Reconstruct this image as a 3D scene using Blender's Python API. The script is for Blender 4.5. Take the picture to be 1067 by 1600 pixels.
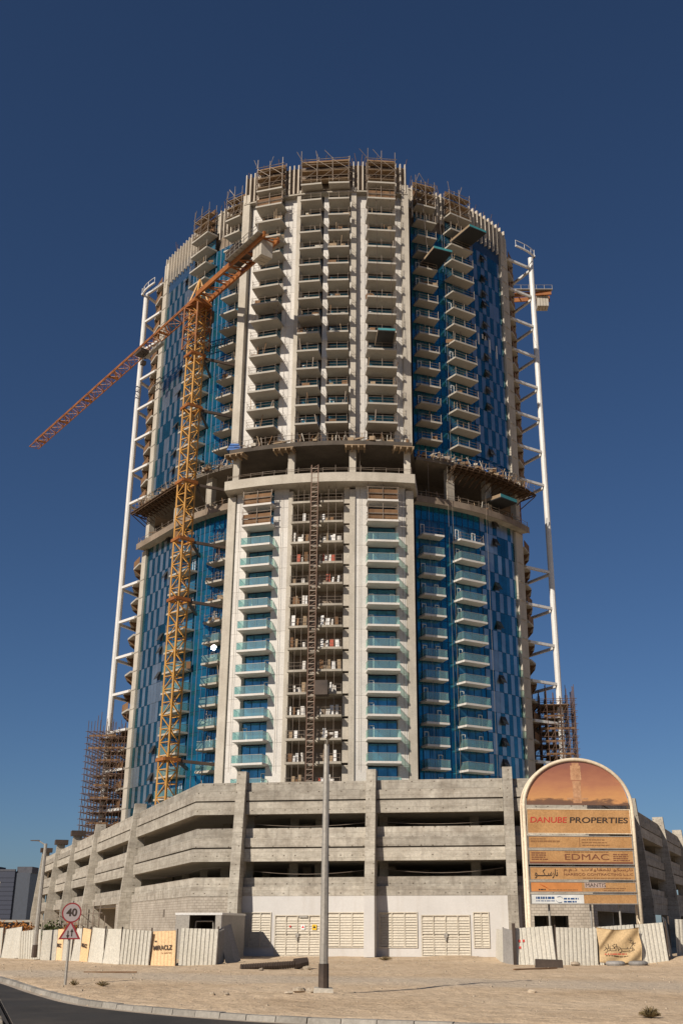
import bpy, math, random
from math import sin, cos, pi, sqrt, radians, atan2, degrees, asin
from mathutils import Vector, Matrix

random.seed(7)
for o in list(bpy.data.objects):
    bpy.data.objects.remove(o)
scene = bpy.context.scene
COL = scene.collection

# ------------------------------------------------------------------ camera, sky, sun, exposure
CAM_H = 2.2
cam_d = bpy.data.cameras.new("camera")
cam = bpy.data.objects.new("camera", cam_d)
COL.objects.link(cam)
cam.location = (0, 0, CAM_H)
cam.rotation_euler = (radians(90 + 21.2), 0, 0)
cam_d.sensor_fit = 'VERTICAL'
cam_d.sensor_height = 36.0
cam_d.lens = 1664.0 / 1600.0 * 36.0
cam_d.shift_x = -39.5 / 1600.0
cam_d.clip_start = 0.1
cam_d.clip_end = 9000
scene.camera = cam

SUN_AZ = radians(180 + 38.5)      # compass-like: 0 = +Y, 90 = +X
SUN_EL = radians(33)
world = bpy.data.worlds.new("World")
scene.world = world
world.use_nodes = True
wn = world.node_tree.nodes
wl = world.node_tree.links
wn.clear()
w_out = wn.new("ShaderNodeOutputWorld")
w_bg = wn.new("ShaderNodeBackground")
w_sky = wn.new("ShaderNodeTexSky")
w_sky.sky_type = 'NISHITA'
w_sky.sun_disc = False
w_sky.sun_elevation = SUN_EL
w_sky.sun_rotation = SUN_AZ
w_sky.altitude = 0
w_sky.air_density = 0.85
w_sky.dust_density = 0.5
w_sky.ozone_density = 8.0
w_bg.inputs[1].default_value = 0.05
wl.new(w_sky.outputs[0], w_bg.inputs[0])
wl.new(w_bg.outputs[0], w_out.inputs[0])

sun_d = bpy.data.lights.new("sun", 'SUN')
sun_d.energy = 5.0
sun_d.angle = radians(0.53)
sun_d.color = (1.0, 0.9, 0.77)
sun = bpy.data.objects.new("sun", sun_d)
COL.objects.link(sun)
TO_SUN = Vector((sin(SUN_AZ) * cos(SUN_EL), cos(SUN_AZ) * cos(SUN_EL), sin(SUN_EL)))
sun.rotation_euler = TO_SUN.to_track_quat('Z', 'Y').to_euler()
sun.location = (-60, -60, 120)

scene.view_settings.view_transform = 'Standard'
scene.view_settings.look = 'None'
scene.view_settings.exposure = 0.2
scene.view_settings.gamma = 1.0
scene.view_settings.use_curve_mapping = False
scene.cycles.max_bounces = 6
scene.cycles.transparent_max_bounces = 16

# ------------------------------------------------------------------ materials
def nodes_of(name):
    m = bpy.data.materials.new(name)
    m.use_nodes = True
    return m, m.node_tree.nodes, m.node_tree.links, m.node_tree.nodes["Principled BSDF"]

def ramp(n, l, src, stops):
    r = n.new("ShaderNodeValToRGB")
    while len(r.color_ramp.elements) < len(stops):
        r.color_ramp.elements.new(0.5)
    for e, (p, c) in zip(r.color_ramp.elements, stops):
        e.position = p
        e.color = (c[0], c[1], c[2], 1)
    l.new(src, r.inputs[0])
    return r.outputs[0]

def noise(n, l, vec, scale, detail=4, rough=0.6):
    t = n.new("ShaderNodeTexNoise")
    t.inputs["Scale"].default_value = scale
    t.inputs["Detail"].default_value = detail
    t.inputs["Roughness"].default_value = rough
    if vec is not None:
        l.new(vec, t.inputs["Vector"])
    return t.outputs[0]

def mapping(n, l, vec, scale):
    m = n.new("ShaderNodeMapping")
    m.inputs["Scale"].default_value = scale
    l.new(vec, m.inputs["Vector"])
    return m.outputs[0]

def mixc(n, l, fac, a, b, mode='MIX'):
    m = n.new("ShaderNodeMix")
    m.data_type = 'RGBA'
    m.blend_type = mode
    for sock, val in ((m.inputs[0], fac), (m.inputs[6], a), (m.inputs[7], b)):
        if hasattr(val, 'is_output') or isinstance(val, bpy.types.NodeSocket):
            l.new(val, sock)
        elif isinstance(val, (int, float)):
            sock.default_value = val
        else:
            sock.default_value = (val[0], val[1], val[2], 1)
    return m.outputs[2]

def formwork_marks(n, l, pos, col):
    """cast-in marks of the shuttering: pour lines, sheet joints and tie holes"""
    sp = n.new("ShaderNodeSeparateXYZ"); l.new(pos, sp.inputs[0])
    ad = n.new("ShaderNodeMath"); ad.operation = 'SUBTRACT'; l.new(sp.outputs[0], ad.inputs[0]); l.new(sp.outputs[1], ad.inputs[1])
    cb = n.new("ShaderNodeCombineXYZ"); l.new(ad.outputs[0], cb.inputs[0]); l.new(sp.outputs[2], cb.inputs[1])
    bt = n.new("ShaderNodeTexBrick"); l.new(cb.outputs[0], bt.inputs["Vector"])
    bt.inputs["Scale"].default_value = 1.0; bt.inputs["Brick Width"].default_value = 3.1; bt.inputs["Row Height"].default_value = 0.47
    bt.inputs["Mortar Size"].default_value = 0.018; bt.inputs["Mortar Smooth"].default_value = 0.4
    bt.inputs["Color1"].default_value = (1, 1, 1, 1); bt.inputs["Color2"].default_value = (0.88, 0.88, 0.88, 1); bt.inputs["Mortar"].default_value = (0.62, 0.6, 0.57, 1)
    col = mixc(n, l, 0.75, col, bt.outputs[0], 'MULTIPLY')
    sc = n.new("ShaderNodeVectorMath"); sc.operation = 'MULTIPLY'; l.new(cb.outputs[0], sc.inputs[0]); sc.inputs[1].default_value = (1.0, 1.45, 0)
    fr_ = n.new("ShaderNodeVectorMath"); fr_.operation = 'FRACTION'; l.new(sc.outputs[0], fr_.inputs[0])
    ds = n.new("ShaderNodeVectorMath"); ds.operation = 'DISTANCE'; l.new(fr_.outputs[0], ds.inputs[0]); ds.inputs[1].default_value = (0.5, 0.5, 0)
    dots = ramp(n, l, ds.outputs["Value"], [(0.05, (0.3, 0.27, 0.24)), (0.085, (1, 1, 1))])
    keep = ramp(n, l, noise(n, l, pos, 0.9, 2, 0.5), [(0.42, (0, 0, 0)), (0.5, (1, 1, 1))])
    col = mixc(n, l, keep, col, mixc(n, l, 1.0, col, dots, 'MULTIPLY'))
    blot = ramp(n, l, noise(n, l, mapping(n, l, pos, (0.5, 0.5, 2.2)), 0.8, 6, 0.72), [(0.46, (0, 0, 0)), (0.66, (1, 1, 1))])
    mm = n.new("ShaderNodeMath"); mm.operation = 'MULTIPLY'; l.new(blot, mm.inputs[0]); mm.inputs[1].default_value = 0.5
    return mixc(n, l, mm.outputs[0], col, (0.17, 0.145, 0.115))

def weathered(name, c0, c1, rough=0.85, metal=0.0, scale=0.35, streak=0.35, grain=9.0, bump=0.25, spec=0.3, dark=None, obj_rand=0.0, gvar=1.0, form=False):
    """Mottled surface: large blotches c0..c1, vertical streaks, fine grain, relief."""
    m, n, l, b = nodes_of(name)
    g = n.new("ShaderNodeNewGeometry")
    pos = g.outputs["Position"]
    big = noise(n, l, pos, scale, 5, 0.62)
    col = ramp(n, l, big, [(0.3, c0), (0.7, c1)])
    d = dark or tuple(x * 0.45 for x in c0)
    st = noise(n, l, mapping(n, l, pos, (1.6, 1.6, 0.16)), 1.0, 4, 0.65)
    stf = ramp(n, l, st, [(0.5, (0, 0, 0)), (0.78, (1, 1, 1))])
    mul = n.new("ShaderNodeMath"); mul.operation = 'MULTIPLY'
    l.new(stf, mul.inputs[0]); mul.inputs[1].default_value = streak
    col = mixc(n, l, mul.outputs[0], col, d)
    fine = noise(n, l, pos, grain, 3, 0.7)
    fr = ramp(n, l, fine, [(0.3, (1 - 0.22 * gvar,) * 3), (0.7, (1 + 0.12 * gvar,) * 3)])
    col = mixc(n, l, 1.0, col, fr, 'MULTIPLY')
    if form:
        col = formwork_marks(n, l, pos, col)
    if obj_rand > 0:
        oi = n.new("ShaderNodeObjectInfo")
        rr = ramp(n, l, oi.outputs["Random"], [(0, (1 - obj_rand,) * 3), (1, (1 + obj_rand * 0.4,) * 3)])
        col = mixc(n, l, 1.0, col, rr, 'MULTIPLY')
    l.new(col, b.inputs["Base Color"])
    b.inputs["Roughness"].default_value = rough
    b.inputs["Metallic"].default_value = metal
    b.inputs["Specular IOR Level"].default_value = spec
    if bump:
        bp = n.new("ShaderNodeBump")
        bp.inputs["Strength"].default_value = bump
        bp.inputs["Distance"].default_value = 0.05
        l.new(fine, bp.inputs["Height"])
        l.new(bp.outputs[0], b.inputs["Normal"])
    return m

def plain(name, c, rough=0.6, metal=0.0, spec=0.4, var=0.15):
    m, n, l, b = nodes_of(name)
    g = n.new("ShaderNodeNewGeometry")
    f = noise(n, l, g.outputs["Position"], 1.7, 4, 0.65)
    col = ramp(n, l, f, [(0.3, tuple(x * (1 - var) for x in c)), (0.7, tuple(min(1, x * (1 + var * 0.6)) for x in c))])
    l.new(col, b.inputs["Base Color"])
    b.inputs["Roughness"].default_value = rough
    b.inputs["Metallic"].default_value = metal
    b.inputs["Specular IOR Level"].default_value = spec
    return m

def glassy(name, c, metal=0.55, rough=0.08, var=0.5):
    """Coated facade glass: tinted mirror that varies a little from pane to pane."""
    m, n, l, b = nodes_of(name)
    oi = n.new("ShaderNodeObjectInfo")
    g = n.new("ShaderNodeNewGeometry")
    f = noise(n, l, g.outputs["Position"], 0.5, 3, 0.6)
    c1 = ramp(n, l, f, [(0.3, tuple(x * (1 - var * 0.4) for x in c)), (0.7, tuple(x * (1 + var * 0.4) for x in c))])
    rr = ramp(n, l, oi.outputs["Random"], [(0, (1 - var * 0.4,) * 3), (1, (1 + var * 0.3,) * 3)])
    col = mixc(n, l, 1.0, c1, rr, 'MULTIPLY')
    l.new(col, b.inputs["Base Color"])
    b.inputs["Metallic"].default_value = metal
    b.inputs["Roughness"].default_value = rough
    b.inputs["Specular IOR Level"].default_value = 0.6
    wv = noise(n, l, g.outputs["Position"], 0.9, 2, 0.5)
    bp = n.new("ShaderNodeBump")
    bp.inputs["Strength"].default_value = 0.05
    bp.inputs["Distance"].default_value = 0.3
    l.new(wv, bp.inputs["Height"])
    l.new(bp.outputs[0], b.inputs["Normal"])
    return m

def clear_glass(name, tint=(0.72, 0.88, 0.84), refl=0.22):
    m, n, l, b = nodes_of(name)
    n.remove(b)
    out = n["Material Output"]
    tr = n.new("ShaderNodeBsdfTransparent"); tr.inputs[0].default_value = (*tint, 1)
    gl = n.new("ShaderNodeBsdfGlossy"); gl.inputs["Roughness"].default_value = 0.05
    gl.inputs[0].default_value = (0.85, 0.95, 0.93, 1)
    df = n.new("ShaderNodeBsdfDiffuse"); df.inputs[0].default_value = (0.45, 0.62, 0.58, 1)
    m1 = n.new("ShaderNodeMixShader"); m1.inputs[0].default_value = 0.5
    l.new(gl.outputs[0], m1.inputs[1]); l.new(df.outputs[0], m1.inputs[2])
    m2 = n.new("ShaderNodeMixShader"); m2.inputs[0].default_value = refl
    l.new(tr.outputs[0], m2.inputs[1]); l.new(m1.outputs[0], m2.inputs[2])
    l.new(m2.outputs[0], out.inputs[0])
    return m

M = {}
M['concrete'] = weathered('bare_concrete', (0.27, 0.24, 0.195), (0.40, 0.365, 0.305), streak=0.4)
M['concrete_light'] = weathered('pale_concrete', (0.36, 0.325, 0.27), (0.47, 0.43, 0.365), streak=0.25)
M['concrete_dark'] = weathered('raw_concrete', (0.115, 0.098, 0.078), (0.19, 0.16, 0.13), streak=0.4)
M['soffit'] = weathered('slab_concrete', (0.31, 0.285, 0.245), (0.40, 0.37, 0.32), streak=0.1, scale=0.25)
M['soffit_white'] = weathered('painted_slab', (0.52, 0.495, 0.46), (0.60, 0.575, 0.535), streak=0.08, bump=0.05)
M['white'] = weathered('white_cladding', (0.50, 0.475, 0.44), (0.585, 0.56, 0.52), streak=0.16, bump=0.08, rough=0.7, obj_rand=0.08, dark=(0.42, 0.37, 0.31))
M['plaster'] = weathered('white_plaster', (0.47, 0.455, 0.435), (0.54, 0.525, 0.505), streak=0.3, bump=0.02, dark=(0.36, 0.31, 0.25), gvar=0.25)
M['cream'] = weathered('cream_louvre', (0.50, 0.45, 0.365), (0.56, 0.51, 0.42), streak=0.15, bump=0.05, rough=0.6)
M['white_steel'] = weathered('white_painted_steel', (0.55, 0.54, 0.52), (0.64, 0.63, 0.61), streak=0.14, bump=0.03, rough=0.45)
M['fin'] = weathered('pale_fin', (0.42, 0.37, 0.30), (0.56, 0.50, 0.42), streak=0.25, bump=0.05)
M['plywood'] = weathered('brown_plywood', (0.12, 0.062, 0.030), (0.22, 0.125, 0.062), streak=0.3)
M['ply_dark'] = weathered('dark_plywood', (0.055, 0.032, 0.018), (0.115, 0.068, 0.037), streak=0.3)
M['timber'] = weathered('weathered_timber', (0.20, 0.14, 0.085), (0.34, 0.25, 0.16), streak=0.2)
M['brownwall'] = weathered('brown_blockwork', (0.15, 0.115, 0.085), (0.26, 0.205, 0.155), streak=0.3)
M['tube'] = weathered('scaffold_tube', (0.17, 0.13, 0.10), (0.32, 0.265, 0.215), streak=0.0, bump=0, metal=0.2, rough=0.55)
M['rust_tube'] = weathered('rusty_tube', (0.10, 0.06, 0.042), (0.20, 0.125, 0.09), streak=0.0, bump=0, metal=0.2, rough=0.65)
M['glass_blue'] = glassy('blue_curtain_glass', (0.022, 0.205, 0.31), metal=0.78, rough=0.16)
M['glass_door'] = glassy('balcony_glass', (0.055, 0.21, 0.32), metal=0.6, rough=0.08, var=0.8)
M['glass_light'] = glassy('grey_blue_panel', (0.37, 0.42, 0.45), metal=0.85, rough=0.3, var=0.3)
M['glass_dark'] = glassy('deep_blue_panel', (0.045, 0.185, 0.235), metal=0.9, rough=0.16, var=0.5)
M['glass_black'] = glassy('dark_opening_glass', (0.02, 0.03, 0.04), metal=0.2, rough=0.1)
M['mullion'] = plain('blue_mullion', (0.02, 0.055, 0.12), 0.5, 0.3)
M['frame_white'] = plain('white_frame', (0.72, 0.72, 0.70), 0.5)
M['frame_dark'] = plain('dark_frame', (0.03, 0.03, 0.03), 0.5)
M['rail_glass'] = clear_glass('green_rail_glass')
M['yellow'] = weathered('crane_yellow', (0.40, 0.195, 0.035), (0.54, 0.28, 0.06), streak=0.55, bump=0.0, rough=0.5, dark=(0.2, 0.08, 0.02))
M['orange'] = weathered('crane_orange', (0.20, 0.068, 0.02), (0.32, 0.12, 0.03), streak=0.5, bump=0.0, rough=0.5, dark=(0.13, 0.05, 0.02))
M['steel_dark'] = weathered('dark_steel', (0.035, 0.025, 0.02), (0.085, 0.06, 0.045), streak=0.1, bump=0, rough=0.6)
M['teal'] = plain('teal_panel', (0.05, 0.23, 0.25), 0.5)
M['red'] = plain('red_boards', (0.32, 0.065, 0.035), 0.7)
M['galv'] = weathered('galvanised_steel', (0.27, 0.25, 0.22), (0.36, 0.335, 0.295), streak=0.15, bump=0.02, rough=0.5, metal=0.25)
M['black'] = plain('black_paint', (0.02, 0.02, 0.02), 0.6)
M['tarp_blue'] = plain('blue_tarpaulin', (0.04, 0.12, 0.34), 0.6)

# ------------------------------------------------------------------ mesh helpers
class MB:
    def __init__(self):
        self.v, self.f, self.m = [], [], []
    def add(self, vs, fs, mi=0):
        b = len(self.v)
        self.v += [tuple(p) for p in vs]
        for f in fs:
            self.f.append([b + i for i in f]); self.m.append(mi)
        return self
    def box(self, x0, x1, y0, y1, z0, z1, mi=0):
        vs = [(x0, y0, z0), (x1, y0, z0), (x1, y1, z0), (x0, y1, z0), (x0, y0, z1), (x1, y0, z1), (x1, y1, z1), (x0, y1, z1)]
        return self.add(vs, [(0, 3, 2, 1), (4, 5, 6, 7), (0, 1, 5, 4), (1, 2, 6, 5), (2, 3, 7, 6), (3, 0, 4, 7)], mi)
    def hexa(self, bot, top, mi=0):
        n = len(bot)
        fs = [tuple(reversed(range(n))), tuple(range(n, 2 * n))]
        for i in range(n):
            j = (i + 1) % n
            fs.append((i, j, n + j, n + i))
        return self.add(list(bot) + list(top), fs, mi)
    def prism(self, poly, z0, z1, mi=0):
        return self.hexa([(x, y, z0) for x, y in poly], [(x, y, z1) for x, y in poly], mi)
    def ring(self, p, q, prof, mi=0, cap=True):
        p, q = Vector(p), Vector(q)
        d = q - p
        if d.length < 1e-6:
            return self
        d.normalize()
        ref = Vector((0, 0, 1)) if abs(d.z) < 0.95 else Vector((1, 0, 0))
        a = d.cross(ref).normalized(); b = a.cross(d)
        vs = [p + a * x + b * y for x, y in prof] + [q + a * x + b * y for x, y in prof]
        n = len(prof)
        fs = [(i, (i + 1) % n, n + (i + 1) % n, n + i) for i in range(n)]
        if cap:
            fs += [tuple(reversed(range(n))), tuple(range(n, 2 * n))]
        return self.add(vs, fs, mi)
    def beam(self, p, q, w, h=None, mi=0):
        h = h or w
        return self.ring(p, q, [(-w / 2, -h / 2), (w / 2, -h / 2), (w / 2, h / 2), (-w / 2, h / 2)], mi)
    def tube(self, p, q, r, n=6, mi=0):
        return self.ring(p, q, [(r * cos(2 * pi * i / n), r * sin(2 * pi * i / n)) for i in range(n)], mi)
    def path(self, pts, r, n=6, mi=0):
        for a, b in zip(pts, pts[1:]):
            self.tube(a, b, r, n, mi)
        return self
    def sweep(self, pts, r, n=8, mi=0):
        P = [Vector(p) for p in pts]; base = len(self.v)
        for i, p in enumerate(P):
            d = (P[min(i + 1, len(P) - 1)] - P[max(i - 1, 0)]).normalized()
            a = Vector((0, 1, 0)) if abs(d.y) < 0.9 else Vector((1, 0, 0))
            b_ = a.cross(d).normalized(); a = d.cross(b_)
            for k in range(n):
                t = 2 * pi * k / n
                self.v.append(tuple(p + (a * cos(t) + b_ * sin(t)) * r))
        for i in range(len(P) - 1):
            for k in range(n):
                self.f.append([base + i * n + k, base + i * n + (k + 1) % n, base + (i + 1) * n + (k + 1) % n, base + (i + 1) * n + k]); self.m.append(mi)
        self.f.append([base + k for k in range(n)]); self.m.append(mi)
        self.f.append([base + (len(P) - 1) * n + k for k in range(n)]); self.m.append(mi)
        return self
    def cone(self, p, q, r0, r1, n=12, mi=0):
        p, q = Vector(p), Vector(q)
        d = (q - p).normalized()
        ref = Vector((0, 0, 1)) if abs(d.z) < 0.95 else Vector((1, 0, 0))
        a = d.cross(ref).normalized(); b = a.cross(d)
        vs = [p + (a * cos(2 * pi * i / n) + b * sin(2 * pi * i / n)) * r0 for i in range(n)]
        vs += [q + (a * cos(2 * pi * i / n) + b * sin(2 * pi * i / n)) * r1 for i in range(n)]
        fs = [(i, (i + 1) % n, n + (i + 1) % n, n + i) for i in range(n)] + [tuple(reversed(range(n))), tuple(range(n, 2 * n))]
        return self.add(vs, fs, mi)
    def strip(self, inner, outer, z0, z1, mi=0):
        """closed thick wall or slab between two plan polylines"""
        n = len(inner)
        for i in range(n - 1):
            self.prism([outer[i], outer[i + 1], inner[i + 1], inner[i]], z0, z1, mi)
        return self
    def mesh(self, name, mats):
        me = bpy.data.meshes.new(name)
        me.from_pydata(self.v, [], self.f)
        if not isinstance(mats, (list, tuple)):
            mats = [mats]
        for k in mats:
            me.materials.append(M[k] if isinstance(k, str) else k)
        if len(mats) > 1:
            me.polygons.foreach_set("material_index", self.m)
        me.update()
        return me
    def build(self, name, mats, parent=None, loc=(0, 0, 0), rz=0.0, smooth=False):
        me = self.mesh(name, mats)
        if smooth:
            me.polygons.foreach_set("use_smooth", [True] * len(me.polygons))
        return put(me, name, parent, loc, rz)

def put(me, name, parent=None, loc=(0, 0, 0), rz=0.0, rot=None):
    o = bpy.data.objects.new(name, me)
    COL.objects.link(o)
    if parent is not None:
        o.parent = parent
    o.location = loc
    o.rotation_euler = rot if rot is not None else (0, 0, rz)
    return o

def tag(o, label=None, cat=None, group=None, kind=None):
    if label: o["label"] = label
    if cat: o["category"] = cat
    if group: o["group"] = group
    if kind: o["kind"] = kind
    return o

def thing(name, label, cat, loc=(0, 0, 0), rz=0.0, group=None):
    o = bpy.data.objects.new(name, None)
    o.empty_display_size = 0.5
    COL.objects.link(o)
    o.location = loc
    o.rotation_euler = (0, 0, rz)
    return tag(o, label, cat, group)

def lerp(a, b, t):
    return a + (b - a) * t

ORD = ['first', 'second', 'third', 'fourth', 'fifth', 'sixth', 'seventh', 'eighth', 'ninth', 'tenth', 'eleventh', 'twelfth', 'thirteenth', 'fourteenth', 'fifteenth', 'sixteenth', 'seventeenth', 'eighteenth']

# ------------------------------------------------------------------ ground, road, kerb
from mathutils import noise as mn

def catmull(pts, sub=8):
    out = []
    P = [Vector(p) for p in pts]
    for i in range(len(P) - 1):
        p0 = P[max(i - 1, 0)]; p1 = P[i]; p2 = P[i + 1]; p3 = P[min(i + 2, len(P) - 1)]
        for k in range(sub):
            t = k / sub
            out.append(0.5 * ((2 * p1) + (p2 - p0) * t + (2 * p0 - 5 * p1 + 4 * p2 - p3) * t * t + (3 * p1 - p0 - 3 * p2 + p3) * t ** 3))
    out.append(P[-1])
    return out

KERB = catmull([(-90, 200), (-48, 116), (-27.5, 74), (-16.6, 52.5), (-11.6, 42), (-8.35, 36.1), (-4.3, 31.8), (-0.2, 29.2), (5, 27.5), (12, 26.3), (25, 25.6), (60, 25)], 8)

def kerb_side(x, y):
    """signed distance to the kerb line, positive on the sand side"""
    best, sgn = 1e9, 1
    p = Vector((x, y))
    for a, b in zip(KERB, KERB[1:]):
        d = b - a
        t = max(0, min(1, (p - a).dot(d) / d.dot(d)))
        q = a + d * t
        dist = (p - q).length
        if dist < best:
            best = dist
            sgn = 1 if d.x * (p.y - a.y) - d.y * (p.x - a.x) > 0 else -1
    return best * sgn

def g_height(x, y):
    h = 0.0
    if -48 < x < 48 and 24 < y < 96:
        f = mn.noise(Vector((x * 0.22, y * 0.22, 3.1))) * 0.07 + mn.noise(Vector((x * 0.9, y * 0.9, 7.7))) * 0.035
        f += mn.noise(Vector((x * 2.3, y * 2.3, 1.2))) * 0.016
        h += f
        for mx, my, r, a in ((20.5, 69.5, 2.6, 0.45), (17.6, 69.5, 1.6, 0.22), (-6.5, 69.5, 2.2, 0.12), (8.3, 76, 2.0, 0.25), (6.0, 82, 2.5, 0.18), (-20, 72, 3, 0.12), (-1.5, 38.9, 1.1, 0.07)):
            d2 = ((x - mx) ** 2 + (y - my) ** 2) / (r * r)
            h += a * math.exp(-d2)
    return h

def axis(outer_lo, lo, hi, step, outer_hi):
    n = int(round((hi - lo) / step))
    return outer_lo + [lo + (hi - lo) * i / n for i in range(n + 1)] + outer_hi

xs = axis([-5000, -1800, -700, -300, -150, -90, -60], -42, 42, 0.5, [60, 90, 150, 300, 700, 1800, 5000])
ys = axis([-600, -150, -40, -10, 5, 14, 20], 23, 92, 0.42, [96, 104, 118, 140, 175, 230, 330, 600, 1200, 2500, 7000])
mb = MB()
for y in ys:
    for x in xs:
        if y < 130 and x < 70:
            s = kerb_side(x, y)
        elif y < 20:
            s = -10
        else:
            s = 10
        if s < 0.05:
            z = -0.3
        else:
            z = g_height(x, y)
            if s < 1.2:
                z = lerp(-0.015, z, max(0, (s - 0.4) / 0.8)) if s > 0.4 else -0.015
        mb.v.append((x, y, z))
nx = len(xs)
for j in range(len(ys) - 1):
    for i in range(nx - 1):
        a = j * nx + i
        mb.f.append([a, a + 1, a + nx + 1, a + nx]); mb.m.append(0)

m, n, l, b = nodes_of('desert_sand')
g = n.new("ShaderNodeNewGeometry"); pos = g.outputs["Position"]
big = noise(n, l, pos, 0.16, 6, 0.65)
col = ramp(n, l, big, [(0.32, (0.45, 0.335, 0.222)), (0.5, (0.55, 0.425, 0.293)), (0.7, (0.60, 0.475, 0.338))])
med = noise(n, l, pos, 1.3, 5, 0.7)
col = mixc(n, l, 1.0, col, ramp(n, l, med, [(0.3, (0.84, 0.83, 0.81)), (0.7, (1.1, 1.1, 1.1))]), 'MULTIPLY')
# compacted vehicle track crossing the lot
sx = n.new("ShaderNodeSeparateXYZ"); l.new(pos, sx.inputs[0])
ma = n.new("ShaderNodeMath"); ma.operation = 'MULTIPLY_ADD'; l.new(sx.outputs[0], ma.inputs[0]); ma.inputs[1].default_value = 0.42; ma.inputs[2].default_value = -52.0
mb2 = n.new("ShaderNodeMath"); mb2.operation = 'ADD'; l.new(ma.outputs[0], mb2.inputs[0]); l.new(sx.outputs[1], mb2.inputs[1])
wob = n.new("ShaderNodeMath"); wob.operation = 'MULTIPLY_ADD'; l.new(noise(n, l, pos, 0.25, 4, 0.6), wob.inputs[0]); wob.inputs[1].default_value = 5.0; l.new(mb2.outputs[0], wob.inputs[2])
ab = n.new("ShaderNodeMath"); ab.operation = 'ABSOLUTE'; l.new(wob.outputs[0], ab.inputs[0])
sc_ = n.new("ShaderNodeMath"); sc_.operation = 'MULTIPLY'; l.new(ab.outputs[0], sc_.inputs[0]); sc_.inputs[1].default_value = 0.1
tr = ramp(n, l, sc_.outputs[0], [(0.18, (1, 1, 1)), (0.5, (0, 0, 0))])
trm = n.new("ShaderNodeMath"); trm.operation = 'MULTIPLY'; l.new(tr, trm.inputs[0]); trm.inputs[1].default_value = 0.75
col = mixc(n, l, trm.outputs[0], col, (0.48, 0.405, 0.315))
fine = noise(n, l, pos, 26, 3, 0.75)
col = mixc(n, l, 1.0, col, ramp(n, l, fine, [(0.3, (0.86, 0.85, 0.84)), (0.62, (1.06, 1.06, 1.06))]), 'MULTIPLY')
vor = n.new("ShaderNodeTexVoronoi"); vor.inputs["Scale"].default_value = 2.6; l.new(pos, vor.inputs["Vector"])
peb = ramp(n, l, vor.outputs["Distance"], [(0.03, (0.62, 0.56, 0.5)), (0.09, (1, 1, 1))])
col = mixc(n, l, 0.45, col, peb, 'MULTIPLY')
l.new(col, b.inputs["Base Color"]); b.inputs["Roughness"].default_value = 0.95; b.inputs["Specular IOR Level"].default_value = 0.1
vor2 = n.new("ShaderNodeTexVoronoi"); vor2.inputs["Scale"].default_value = 1.9; l.new(pos, vor2.inputs["Vector"])
hm = n.new("ShaderNodeMath"); hm.operation = 'MULTIPLY_ADD'; l.new(vor2.outputs["Distance"], hm.inputs[0]); hm.inputs[1].default_value = 0.7; l.new(noise(n, l, pos, 5.0, 4, 0.7), hm.inputs[2])
bp = n.new("ShaderNodeBump"); bp.inputs["Strength"].default_value = 0.55; bp.inputs["Distance"].default_value = 0.2
l.new(hm.outputs[0], bp.inputs["Height"]); l.new(bp.outputs[0], b.inputs["Normal"])
M['sand'] = m
ground = mb.build('ground', 'sand', smooth=True)
tag(ground, 'pale desert sand lot in front of the building', 'ground', kind='structure')

m, n, l, b = nodes_of('asphalt')
g = n.new("ShaderNodeNewGeometry"); pos = g.outputs["Position"]
a1 = noise(n, l, pos, 0.35, 5, 0.65)
col = ramp(n, l, a1, [(0.3, (0.024, 0.022, 0.020)), (0.7, (0.038, 0.035, 0.032))])
ag = noise(n, l, pos, 60, 2, 0.7)
col = mixc(n, l, 1.0, col, ramp(n, l, ag, [(0.3, (0.7, 0.7, 0.7)), (0.7, (1.35, 1.35, 1.35))]), 'MULTIPLY')
dst = ramp(n, l, noise(n, l, pos, 0.22, 6, 0.7), [(0.45, (0, 0, 0)), (0.75, (1, 1, 1))])
dm = n.new("ShaderNodeMath"); dm.operation = 'MULTIPLY'; l.new(dst, dm.inputs[0]); dm.inputs[1].default_value = 0.22
col = mixc(n, l, dm.outputs[0], col, (0.22, 0.18, 0.14))
l.new(col, b.inputs["Base Color"]); b.inputs["Roughness"].default_value = 0.8; b.inputs["Specular IOR Level"].default_value = 0.3
bp = n.new("ShaderNodeBump"); bp.inputs["Strength"].default_value = 0.3; bp.inputs["Distance"].default_value = 0.02
l.new(ag, bp.inputs["Height"]); l.new(bp.outputs[0], b.inputs["Normal"])
M['asphalt'] = m
M['gutter'] = weathered('dusty_gutter', (0.30, 0.25, 0.195), (0.42, 0.355, 0.285), streak=0.15)
M['kerbstone'] = weathered('kerb_concrete', (0.24, 0.22, 0.19), (0.34, 0.315, 0.275), streak=0.2, obj_rand=0.25)

def offset_line(pts, o):
    out = []
    for i, p in enumerate(pts):
        a = pts[max(i - 1, 0)]; c = pts[min(i + 1, len(pts) - 1)]
        d = (c - a).normalized()
        out.append(p + Vector((d.y, -d.x)) * o)      # towards the road
    return out

road_in = offset_line(KERB, -0.1)
road_out = offset_line(KERB, 60)
mb = MB()
for i in range(len(KERB) - 1):
    mb.add([(*road_in[i], -0.13), (*road_out[i], -0.13), (*road_out[i + 1], -0.13), (*road_in[i + 1], -0.13)], [(0, 1, 2, 3)])
# the corner fan leaves no hole near the camera
road = mb.build('road', 'asphalt')
tag(road, 'dark asphalt road curving past the sand lot', 'road', kind='structure')
g0, g1 = offset_line(KERB, 0.02), offset_line(KERB, 0.36)
mb = MB()
for i in range(len(KERB) - 1):
    mb.add([(*g0[i], -0.124), (*g1[i], -0.126), (*g1[i + 1], -0.126), (*g0[i + 1], -0.124)], [(0, 1, 2, 3)])
gut = mb.build('gutter', 'gutter')
tag(gut, 'dusty pale concrete gutter along the kerb', 'gutter', kind='structure')

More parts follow.
